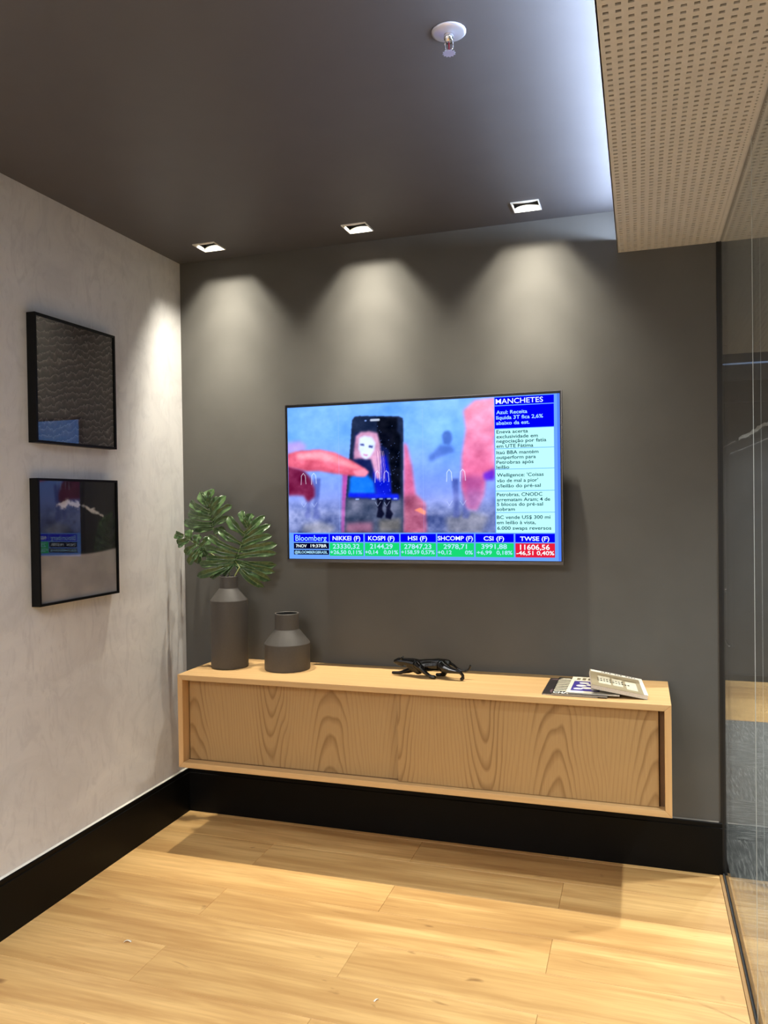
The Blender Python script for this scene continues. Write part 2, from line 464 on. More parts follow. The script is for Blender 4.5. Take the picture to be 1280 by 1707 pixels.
# ------------------------------------------------------------------ the room behind the glass
nf = mesh('floor_next_room', bv(W + 0.024, XN, YR, YF, -0.06, -0.008), BF, M['slab'], kind='structure', label='grey carpet tile floor behind the glass')
TS = 0.5
tm = bpy.data.meshes.new('carpet_tile'); tm.from_pydata([(x * 0.2492, y * 0.2492, z) for x, y, z in [(-1, -1, -0.008 / 0.2492 * 0.2492), (1, -1, -0.008), (1, 1, -0.008), (-1, 1, -0.008), (-1, -1, 0), (1, -1, 0), (1, 1, 0), (-1, 1, 0)]], [], BF); tm.materials.append(M['carpet'])
for j in range(12):
    for i in range(5):
        o = bpy.data.objects.new('carpet_tile', tm); o.parent = nf; COL.objects.link(o)
        o.location = (W + 0.025 + TS * (i - 0.3) + 0.15 + 0.0, 2.36 - TS * (j + 0.5), 0)
        if (i + j) % 2 == 0: o.rotation_euler = (0, 0, PI / 2)
        if i == 0:
            o.scale = (0.80, 1, 1) if (i + j) % 2 else (1, 0.80, 1); o.location.x = W + 0.025 + 0.2
        else: o.location.x = W + 0.025 + 0.4 + TS * (i - 0.5)
for j in range(6):
    for i, (a, b) in enumerate(((W + 0.026, W + 0.8 + 0.3 * (j % 2)), (W + 0.8 + 0.3 * (j % 2), XN))):
        key = ('n', i, j % 2)
        o = bpy.data.objects.new('plank', None)
        me = bpy.data.meshes.new('plank'); me.from_pydata(bv(0, b - a - 0.001, 0, 0.2065, -0.008, 0), [], BF); me.materials.append(M['plank'])
        bpy.data.objects.remove(o)
        o = bpy.data.objects.new('plank', me); o.parent = nf; o.location = (a, 2.362 + 0.207 * j, 0); COL.objects.link(o)
mesh('wall_next_side', bv(W, W + 0.012, 0.0, YF, 0, H + 0.3), BF, plain('charcoal_paint', (52, 51, 50), 0.6), kind='structure', label='charcoal wall running on behind the glass')
mesh('wall_next_right', bv(XN, XN + 0.12, YR, YF, 0, H + 0.3), BF, plain('charcoal_paint', (62, 62, 62), 0.6), kind='structure', label='charcoal wall on the far side of the next room')
gv = N('black_marble')
f = gv.noise(gv.coord(), 2.0, 4, 0.6, 1.0)
gv.base(gv.ramp(f, [(0.3, s2l((46, 47, 48))), (0.7, s2l((62, 63, 64)))]))
M['marble'] = gv.set(0.35, spec=0.4)
wf = thing('wall_far', (3.5, YF, 0), 'dark stone wall at the far end of the next room', kind='structure')
box('stone_panel', (W, XN, YF, YF + 0.1, 0.0, 2.2645), M['marble'], wf)
box('stone_panel', (W, XN, YF, YF + 0.1, 2.2665, 2.44), M['marble'], wf)
box('bulkhead', (W, XN, YF - 0.02, YF + 0.1, 2.44, H + 0.3), plain('blue_grey_bulkhead', (92, 98, 110), 0.5), wf)
box('skirting', (W + 0.012, XN, YF - 0.012, YF, 0.0, 0.05), M['black'], wf)
def vein(pts, wd):
    V, F = [], []
    for i, (x, z) in enumerate(pts):
        h = wd[i] / 2
        V += [(x, YF - 0.0006, z - h), (x, YF - 0.0006, z + h)]
    for i in range(len(pts) - 1): F.append((2 * i, 2 * i + 2, 2 * i + 3, 2 * i + 1))
    return V, F
def jag(p, q, n, a, w0, w1):
    pts = []; ws = []
    for i in range(n + 1):
        t = i / n; pts.append((p[0] + (q[0] - p[0]) * t, p[1] + (q[1] - p[1]) * t + random.uniform(-a, a))); ws.append((w0 + (w1 - w0) * t) * random.uniform(0.7, 1.3))
    return vein(pts, ws)
M['vein'] = plain('white_vein', (240, 240, 234), 0.4)
M['vein2'] = plain('grey_vein', (150, 150, 148), 0.4)
V, F = jag((2.895, 1.970), (3.35, 2.22), 26, 0.008, 0.03, 0.04); mesh('stone_vein', V, F, M['vein'], wf)
V, F = jag((2.757, 1.89), (2.87, 1.955), 8, 0.002, 0.006, 0.010); mesh('stone_vein', V, F, M['vein2'], wf)
V, F = jag((2.830, 1.850), (3.35, 2.07), 14, 0.003, 0.006, 0.010); mesh('stone_vein', V, F, M['vein2'], wf)
box('led_line', (W + 0.012, XN, YF - 0.032, YF - 0.02, 2.570, 2.582), emit('cool_led', (170, 195, 240), 0.75), wf)
nc = thing('ceiling_next_room', (W, 2.65, SZ), 'beige perforated ceiling seen through the glass', kind='structure')
cols = [W + 0.035 + 0.0255 * i for i in range(40)]
rows = [2.63 - 0.025 * i for i in range(190)][::-1]
V, F = perforated(W + 0.010, cols[-1] + 0.0125, rows[0] - 0.0125, 2.645, SZ - 0.002, cols, 0.0118, rows, 0.0088, 0.004)
plate('perforated_sheet', V, F, M['beige'], nc)
boxes('plain_sheet', [(cols[-1] + 0.0125, XN, YR, 2.645, SZ - 0.002, SZ + 0.01), (W + 0.010, cols[-1] + 0.0125, YR, rows[0] - 0.0125, SZ - 0.002, SZ + 0.01)], M['beige'], nc)
box('backing', (W + 0.004, XN, YR, 2.645, SZ + 0.003, SZ + 0.008), M['felt'], nc)
box('edge_fascia', (W + 0.012, XN, 2.645, 2.66, SZ - 0.002, H + 0.3), M['black'], nc)
mesh('ceiling_far', bv(W, XN, 2.64, YF + 0.1, H + 0.3, H + 0.34), BF, M['black'], kind='structure', label='black ceiling beyond the next room')
# door in the side wall with its lever, catching the light
dr = thing('door_1', (W + 0.012, 0.75, 0), 'charcoal door behind the glass with a chrome lever', kind='structure')
box('door_leaf', (W + 0.012, W + 0.020, 0.40, 1.25, 0.008, 2.1), plain('door_laminate', (44, 44, 44), 0.45), dr)
hx = W + 0.020
V1, F1 = lathe_data((hx, 0.5, 1.075), [(0.024, 0), (0.024, 0.006), (0.0, 0.006)], 20, Matrix.Rotation(PI / 2, 3, 'Y'))
hd = mesh('lever_handle', V1, F1, M['chrome'], dr, smooth=False)
tube('lever', [(hx, 0.5, 1.075), (hx + 0.035, 0.5, 1.075), (hx + 0.045, 0.505, 1.074), (hx + 0.048, 0.56, 1.072), (hx + 0.048, 0.62, 1.07)], 0.008, M['chrome'], dr)
tube('pull_bar', [(hx, 0.5, 0.86), (hx + 0.02, 0.5, 0.862), (hx + 0.04, 0.5, 0.85), (hx + 0.05, 0.5, 0.83), (hx + 0.06, 0.5, 0.825)], 0.006, M['chrome'], dr)
for i, (x, y) in enumerate([(3.3, 0.4), (3.3, 1.9), (3.3, -1.4), (3.2, 2.75)]):
    spot('next_room_light', (x, y, SZ - 0.01), P_NEXT, SOFT, 130, 1.0, 0.05)  # added without fixtures, to brighten the carpet and the far wall

# ------------------------------------------------------------------ downlights
def downlight(c, label, group, power, tilt, color, size, beam=0.0):
    x, y = c; e = 0.0045
    t = thing('downlight', (x, y, H), label, 'downlight', group)
    h = HS
    boxes('trim', [(x - h, x + h, y - h, y - h + e, H - 0.004, H + 0.001), (x - h, x + h, y + h - e, y + h, H - 0.004, H + 0.001), (x - h, x - h + e, y - h + e, y + h - e, H - 0.004, H + 0.001), (x + h - e, x + h, y - h + e, y + h - e, H - 0.004, H + 0.001)], M['white'], t)
    V = bv(x - h, x + h, y - h, y + h, H + 0.0005, H + 0.1)
    mesh('housing', V, [f for f in BF if f != (0, 3, 2, 1)], M['black'], t)
    arch = [(x - h + 0.002, H + 0.001), (x + h - 0.002, H + 0.001)] + [(x + (h - 0.002) * (1 - 2 * i / 12), H + 0.005 + 0.018 * math.sin(PI * (0.15 + 0.7 * (1 - i / 12) ** 0.8))) for i in range(13)]
    prism('reflector_plate', arch, 1, y + h - 0.003, y + h - 0.001, M['white'], t)
    box('side_plate', (x - h + 0.001, x - h + 0.002, y - h + 0.006, y + h - 0.006, H + 0.001, H + 0.012), M['white'], t)
    R = Matrix.Rotation(tilt, 3, 'X')
    cz = H + 0.016
    lathe('gimbal_ring', (x, y - 0.006, cz), [(0.047, 0.0), (0.048, 0.002), (0.048, 0.035), (0.040, 0.056), (0.0, 0.056)], M['black'], t, 28, R, caps=False)
    lathe('lamp_rim', (x, y - 0.006, cz), [(0.0460, -0.001), (0.0475, -0.0025), (0.049, -0.001), (0.049, 0.003), (0.0460, 0.003)], M['white'], t, 28, R, caps=False)
    lathe('reflector', (x, y - 0.006, cz), [(0.0465, 0.001), (0.046, 0.025), (0.039, 0.052)], M['black'], t, 28, R, caps=False)
    p = R @ Vector((0, 0, 0.047)) + Vector((0, -0.010, 0.016))
    l = spot('lamp', p, power, color, size, 1.0, 0.014, tilt * 0.25)
    l.parent = t
    for k_, sz in ((0.55, 52), (0.30, 78), (0.13, 105)):      # beam profile: bright core fading to the spill
        l = spot('lamp_beam', p, beam * k_, color, sz, 1.0, 0.014, tilt * 0.12)
        l.parent = t
    lathe('lens', (x, y - 0.006, cz), [(0.0, 0.0525), (0.030, 0.0522)], emit('lamp_lens', (255, 244, 220), 6.0) if 'lens' not in M else M['lens'], t, 24, R, caps=False)
    return t
M['lens'] = emit('lamp_lens', (255, 244, 220), 4.0)
for c, lb in zip(DL, ('leftmost recessed square downlight, near the plaster wall', 'middle recessed square downlight above the television', 'rightmost recessed square downlight, beside the perforated soffit')):
    downlight(c, lb, 'square downlights washing the dark wall', P_WALL, math.radians(25), WARM, 125, P_BEAM)
for c, lb in zip(DR, ('recessed square downlight overhead, nearer the plaster wall', 'recessed square downlight overhead, nearer the soffit')):
    downlight(c, lb, 'square downlights above the viewer', P_ROOM, 0.0, SOFT, 150, P_BEAM * 0.45)
for y, lb in ((-3.6, 'square LED ceiling panel just behind the viewer'), (-4.8, 'square LED ceiling panel near the rear wall')):
    t = thing('ceiling_lamp', (1.0, y, H), lb, 'lamp', 'LED panels behind the viewer')  # unseen panels added to soften and lift the light on the walls
    boxes('frame', [(0.4, 1.6, y - 0.3, y - 0.28, H - 0.02, H), (0.4, 1.6, y + 0.28, y + 0.3, H - 0.02, H), (0.4, 0.42, y - 0.28, y + 0.28, H - 0.02, H), (1.58, 1.6, y - 0.28, y + 0.28, H - 0.02, H)], M['white'], t)
    box('diffuser', (0.42, 1.58, y - 0.28, y + 0.28, H - 0.010, H - 0.001), M['lens'], t)
    ld = bpy.data.lights.new('panel_light', 'AREA'); ld.shape = 'RECTANGLE'; ld.size = 1.14; ld.size_y = 0.54; ld.energy = P_FILL; ld.color = SOFT
    lo = bpy.data.objects.new('panel_light', ld); COL.objects.link(lo); lo.parent = t; lo.location = (0, 0, -0.012)

# ------------------------------------------------------------------ sprinkler
sx, sy = 1.683, -1.426
sp = thing('fire_sprinkler', (sx, sy, H), 'chrome pendant fire sprinkler on the dark ceiling', 'sprinkler')
M['blueish'] = plain('sprinkler_chrome', (205, 208, 225), 0.35, metal=0.7, var=0.02)
lathe('escutcheon', (sx, sy, H), [(0.0435, 0.0), (0.0435, -0.002), (0.036, -0.006), (0.014, -0.008), (0.0, -0.008)], M['blueish'], sp, 40)
lathe('body', (sx, sy, H - 0.006), [(0.0125, 0.0), (0.0125, -0.012), (0.010, -0.014), (0.010, -0.020), (0.0, -0.020)], M['chrome'], sp, 20)
for s in (-1, 1):
    tube('frame_arm', [(sx + s * 0.009, sy, H - 0.024), (sx + s * 0.0105, sy, H - 0.034), (sx + s * 0.009, sy, H - 0.043), (sx + s * 0.002, sy, H - 0.052)], 0.0022, M['chrome'], sp, 8)
tube('glass_bulb', [(sx, sy, H - 0.025), (sx, sy, H - 0.030), (sx, sy, H - 0.044), (sx, sy, H - 0.049)], [0.001, 0.0022, 0.0022, 0.001], plain('red_bulb', (140, 50, 60), 0.15), sp, 8)
V, F = [], []
for i in range(48):
    a = 2 * PI * i / 48; r = 0.0165 if (i // 2) % 2 == 0 else 0.0135
    for z in (H - 0.053, H - 0.0545): V.append((sx + r * math.cos(a), sy + r * math.sin(a), z))
F = [(2 * i, 2 * i + 1, (2 * i + 3) % 96, (2 * i + 2) % 96) for i in range(48)] + [tuple(range(0, 96, 2)), tuple(range(95, 0, -2))]
mesh('deflector', V, F, M['blueish'], sp)

# ------------------------------------------------------------------ floating cabinet
KX0, KX1, KZ0, KZ1, KD, KT = 0.1977, 2.228, 0.3512, 0.7582, 0.3889, 0.024
LIGHT, DARK = s2l((206, 168, 116)), s2l((172, 126, 76))
M['door'] = wood_veneer('ash_veneer_door', 0, 2, s2l((122, 90, 52)), s2l((168, 135, 90)), leaf=0.34, seed=3.0, offset=0.11)
M['door2'] = wood_veneer('ash_veneer_door', 0, 2, s2l((116, 83, 47)), s2l((168, 134, 88)), leaf=0.335, seed=11.0, offset=0.21)
M['panel_x'] = wood_solid('ash_panel', 0, s2l((204, 168, 118)), s2l((188, 150, 100)))
M['panel_z'] = wood_solid('ash_side', 2, s2l((212, 172, 120)), s2l((190, 148, 96)))
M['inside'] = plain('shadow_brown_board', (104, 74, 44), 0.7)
cb = thing('floating_cabinet', ((KX0 + KX1) / 2, 0, KZ0), 'long pale ash floating cabinet with two sliding doors on the dark wall', 'cabinet')
y0, y1 = -KD, -0.001
bvl = 0.0022
prism('top_panel', [(KX0, KZ1), (KX1, KZ1), (KX1 - KT, KZ1 - KT), (KX0 + KT, KZ1 - KT)], 1, y0, y1, M['panel_x'], cb, bevel=bvl)
prism('bottom_panel', [(KX0, KZ0), (KX1, KZ0), (KX1 - KT, KZ0 + KT), (KX0 + KT, KZ0 + KT)], 1, y0, y1, M['panel_x'], cb, bevel=bvl)
prism('side_panel', [(KX0, KZ0), (KX0, KZ1), (KX0 + KT, KZ1 - KT), (KX0 + KT, KZ0 + KT)], 1, y0, y1, M['panel_z'], cb, bevel=bvl)
prism('side_panel', [(KX1, KZ0), (KX1, KZ1), (KX1 - KT, KZ1 - KT), (KX1 - KT, KZ0 + KT)], 1, y0, y1, M['panel_z'], cb, bevel=bvl)
box('back_panel', (KX0 + KT, KX1 - KT, -0.012, -0.002, KZ0 + KT, KZ1 - KT), M['inside'], cb)
box('sliding_door', (KX0 + KT + 0.006, 1.235, y0 + 0.048, y0 + 0.066, KZ0 + KT + 0.002, KZ1 - KT - 0.002), M['door'], cb, bevel=0.001)
box('end_stop', (2.187, 2.2035, y0 + 0.046, y0 + 0.062, KZ0 + KT + 0.001, KZ1 - KT - 0.001), M['inside'], cb)  # strip added so the gap shows brown instead of unlit black
box('sliding_door', (1.194, 2.184, y0 + 0.026, y0 + 0.044, KZ0 + KT + 0.002, KZ1 - KT - 0.002), M['door2'], cb, bevel=0.001)
boxes('door_track', [(KX0 + KT, KX1 - KT, y0 + 0.044, y0 + 0.048, KZ0 + KT, KZ0 + KT + 0.002), (KX0 + KT, KX1 - KT, y0 + 0.066, y0 + 0.074, KZ1 - KT - 0.006, KZ1 - KT)], M['inside'], cb)

# ------------------------------------------------------------------ television
TX, TZ, TW, TH, TY = 0.5943, 1.2314, 1.235, 0.7144, -0.090
tv = thing('television', (TX + TW / 2, 0, TZ), 'large flat television showing a news channel, mounted on the dark wall', 'television')
M['tvback'] = plain('television_shell', (20, 20, 21), 0.5)
SX0, SX1, SZ0, SZ1 = 0.0105, TW - 0.009, 0.0155, TH - 0.013     # visible picture within the set
V = [(TX, TY + 0.004, TZ), (TX + TW, TY + 0.004, TZ), (TX + TW, TY + 0.004, TZ + TH), (TX, TY + 0.004, TZ + TH),
     (TX, TY + 0.022, TZ), (TX + TW, TY + 0.022, TZ), (TX + TW, TY + 0.022, TZ + TH), (TX, TY + 0.022, TZ + TH),
     (TX + 0.14, -0.025, TZ + 0.07), (TX + TW - 0.14, -0.025, TZ + 0.07), (TX + TW - 0.14, -0.025, TZ + 0.52), (TX + 0.14, -0.025, TZ + 0.52)]
mesh('back_shell', V, [(0, 1, 2, 3), (0, 1, 5, 4), (1, 2, 6, 5), (2, 3, 7, 6), (3, 0, 4, 7), (4, 5, 9, 8), (5, 6, 10, 9), (6, 7, 11, 10), (7, 4, 8, 11), (8, 9, 10, 11)], M['tvback'], tv)
boxes('wall_bracket', [(TX + 0.45, TX + 0.80, -0.026, -0.002, TZ + 0.20, TZ + 0.42)], M['black'], tv)
def ring(name, o, i, ya, yb, mat):
    (ox0, ox1, oz0, oz1), (ix0, ix1, iz0, iz1) = o, i
    return boxes(name, [(TX + ox0, TX + ox1, ya, yb, TZ + iz1, TZ + oz1), (TX + ox0, TX + ox1, ya, yb, TZ + oz0, TZ + iz0), (TX + ox0, TX + ix0, ya, yb, TZ + iz0, TZ + iz1), (TX + ix1, TX + ox1, ya, yb, TZ + iz0, TZ + iz1)], mat, tv)
ring('metal_bezel', (0, TW, 0, TH), (0.0035, TW - 0.0035, 0.0125, TH - 0.0035), TY - 0.003, TY + 0.006, M['satin'])
ring('inner_bezel', (0.0035, TW - 0.0035, 0.0125, TH - 0.0035), (SX0, SX1, SZ0, SZ1), TY - 0.001, TY + 0.004, M['black'])
EM = 1.05
def ecol(name, rgb): return emit('screen_' + name, rgb, EM)
E_BG, E_BLUE, E_WHITE, E_GREEN, E_RED, E_NAVY = ecol('sky', (104, 160, 255)), ecol('blue', (0, 0, 236)), ecol('pale_cyan', (186, 255, 255)), ecol('green', (22, 208, 112)), ecol('red', (222, 28, 58)), ecol('navy', (4, 4, 40))
E_TXT, E_TXTB, E_TXTD, E_EDGE = ecol('white_text', (236, 250, 255)), ecol('sky_text', (170, 225, 255)), ecol('dark_text', (4, 36, 60)), ecol('edge_blue', (78, 128, 255))
scr = mesh('screen', [(TX + SX0, TY, TZ + SZ0), (TX + SX1, TY, TZ + SZ0), (TX + SX1, TY, TZ + SZ1), (TX + SX0, TY, TZ + SZ1)], [(0, 1, 2, 3)], E_BG, tv, label='lit screen with news picture, headlines and market figures')
def patch(name, rects, mat, lift):
    V, F = [], []
    for (a, b, c, d) in rects:
        n = len(V); y = TY - lift
        V += [(TX + a, y, TZ + c), (TX + b, y, TZ + c), (TX + b, y, TZ + d), (TX + a, y, TZ + d)]; F.append((n, n + 1, n + 2, n + 3))
    return mesh(name, V, F, mat, scr)
patch('picture_edge', [(1.2155, SX1, SZ0, SZ1)], E_EDGE, 0.0002)
patch('headline_banner', [(0.9595, 1.2030, 0.6645, 0.6975)], E_BLUE, 0.0003)
patch('headline_banner', [(0.9590, 1.2025, 0.5680, 0.6610)], E_BLUE, 0.0003)
for a, b in ((0.4850, 0.5650), (0.3990, 0.4825), (0.3080, 0.3965), (0.2180, 0.3055), (0.1320, 0.2155)):
    patch('headline_box', [(0.9600, 1.2015, a, b)], E_WHITE, 0.0003)
tabs = [(0.033, 0.205), (0.2087, 0.3694), (0.3758, 0.5347), (0.5408, 0.6992), (0.7051, 0.8646), (0.8714, 1.0326), (1.0392, 1.2009)]
for i, (a, b) in enumerate(tabs):
    patch('ticker_tab', [(a, b, 0.0925, 0.1280)], E_BLUE, 0.0003)
    if i == 0:
        patch('ticker_value', [(a, b, 0.0605, 0.0875)], E_NAVY, 0.0003); patch('ticker_value', [(a, b, 0.0345, 0.0555)], E_NAVY, 0.0003)
    else: patch('ticker_value', [(a, b, 0.0300, 0.0885)], E_RED if i == 6 else E_GREEN, 0.0003)

TEXTS = [
('MANCHETES', 0.9640, 1.159, 0.6808, 0.0225),
('Azul: Receita', 0.9657, 1.0944, 0.6351, 0.0159),
('líquida 3T fica 2,6%', 0.9654, 1.1584, 0.613, 0.016),
('abaixo da est.', 0.9651, 1.1031, 0.5906, 0.016),
('Eneva acerta', 0.9656, 1.0963, 0.5543, 0.016),
('exclusividade em', 0.9654, 1.1365, 0.5339, 0.016),
('negociação por fatia', 0.9652, 1.1709, 0.5151, 0.016),
('em UTE Fátima', 0.9649, 1.1177, 0.4946, 0.016),
('Itaú BBA mantém', 0.9646, 1.1385, 0.4677, 0.016),
('outperform para', 0.9643, 1.1273, 0.4474, 0.016),
('Petrobras após', 0.9641, 1.1178, 0.427, 0.016),
('leilão', 0.9638, 1.0175, 0.4069, 0.016),
("Welligence: 'Coisas", 0.9653, 1.1584, 0.3737, 0.016),
("vão de mal a pior'", 0.9651, 1.1353, 0.3507, 0.016),
('c/leilão do pré-sal', 0.9648, 1.1461, 0.3286, 0.016),
('Petrobras, CNODC', 0.9643, 1.152, 0.2922, 0.016),
('arrematam Aram; 4 de', 0.9641, 1.1837, 0.271, 0.016),
('5 blocos do pré-sal', 0.9638, 1.1543, 0.2516, 0.016),
('sobram', 0.9636, 1.0388, 0.2312, 0.016),
('BC vende US$ 300 mi', 0.9632, 1.1838, 0.1973, 0.016),
('em leilão à vista,', 0.9629, 1.1242, 0.1756, 0.016),
('6.000 swaps reversos', 0.9645, 1.1869, 0.1521, 0.016),
('Bloomberg', 0.0417, 0.1938, 0.1096, 0.0266),
('NIKKEI (F)', 0.2231, 0.3547, 0.1088, 0.0202),
('KOSPI (F)', 0.3916, 0.5132, 0.109, 0.0199),
('HSI (F)', 0.5745, 0.6603, 0.1092, 0.0195),
('SHCOMP (F)', 0.7072, 0.8598, 0.1093, 0.0193),
('CSI (F)', 0.906, 0.9923, 0.1086, 0.019),
('TWSE (F)', 1.0587, 1.1783, 0.1078, 0.0187),
('7NOV', 0.0433, 0.0967, 0.0738, 0.0143),
('19:37BR', 0.1155, 0.1954, 0.0742, 0.0143),
('@BLOOMBERGBRASIL', 0.0373, 0.1982, 0.0455, 0.0123),
('23330,32', 0.2236, 0.351, 0.0727, 0.0222),
('+26,50 0,11%', 0.2113, 0.3622, 0.0466, 0.0182),
('2144,29', 0.3995, 0.5045, 0.0734, 0.0218),
('+0,14', 0.377, 0.437, 0.0477, 0.0179),
('0,01%', 0.463, 0.5288, 0.0477, 0.0179),
('27847,23', 0.5567, 0.6788, 0.0731, 0.0215),
('+158,59 0,57%', 0.5431, 0.6934, 0.0488, 0.0176),
('2978,71', 0.7324, 0.8342, 0.0739, 0.0212),
('+0,12', 0.7063, 0.768, 0.0489, 0.0174),
('0%', 0.826, 0.8591, 0.0489, 0.0174),
('3991,88', 0.896, 1.0041, 0.0746, 0.0209),
('+6,99', 0.8764, 0.940, 0.0491, 0.0171),
('0,18%', 0.960, 1.0264, 0.0491, 0.0171),
('11606,56', 1.0583, 1.1797, 0.0725, 0.0224),
('-46,51 0,40%', 1.0431, 1.1976, 0.0484, 0.0178),
]
DG = bpy.context.evaluated_depsgraph_get
def text_mesh(s, bold):
    cu = bpy.data.curves.new('txt', 'FONT'); cu.body = s; cu.size = 1.0; cu.offset = bold; cu.resolution_u = 3
    o = bpy.data.objects.new('txt', cu); COL.objects.link(o)
    bpy.context.view_layer.update()
    me = bpy.data.meshes.new_from_object(o.evaluated_get(DG()))
    bpy.data.objects.remove(o); bpy.data.curves.remove(cu)
    return me
def fit_text(name, s, x0, x1, zc, h, mat, parent, plane, bold=0.012):
    """fit lettering into a box; plane(u, v) gives the world point"""
    me = text_mesh(s, bold)
    co = np.empty(len(me.vertices) * 3); me.vertices.foreach_get('co', co); co = co.reshape(-1, 3)
    lo, hi = co.min(0), co.max(0)
    cap = 0.69 if any(ch.isupper() or ch.isdigit() for ch in s) else 0.69
    k = h / cap; z_base = zc - h * 0.5
    org = ORG[parent]
    P = [Vector(plane(x0 + (c[0] - lo[0]) / (hi[0] - lo[0]) * (x1 - x0), z_base + c[1] * k)) - org for c in co]
    for v, p in zip(me.vertices, P): v.co = p
    me.name = name; me.materials.clear(); me.materials.append(mat); me.update()
    o = bpy.data.objects.new(name, me); ORG[o] = org
    return _link(o, parent, None, None, None, None)
tvp = lambda u, v: (TX + u, TY - 0.0006, TZ + v)
for i, (s, a, b, zc, h) in enumerate(TEXTS):
    if i < 4: mt = E_TXTB if i else E_TXT
    elif i < 22: mt = E_TXTD
    elif s == 'Bloomberg': mt = E_TXTB
    elif s.startswith('@'): mt = E_TXTB
    elif s[0] == '+' or s[0].isdigit(): mt = E_TXT if s in ('7NOV', '19:37BR', '11606,56') else E_TXTB
    else: mt = E_TXT
    bd = 0.006 if i == 0 else (0.018 if i > 22 else 0.014)
    if s == 'Bloomberg': bd = 0.004
    fit_text('lettering', s, a, b, zc, h * (0.88 if 3 < i < 22 else 0.92), mt, scr, tvp, bd)

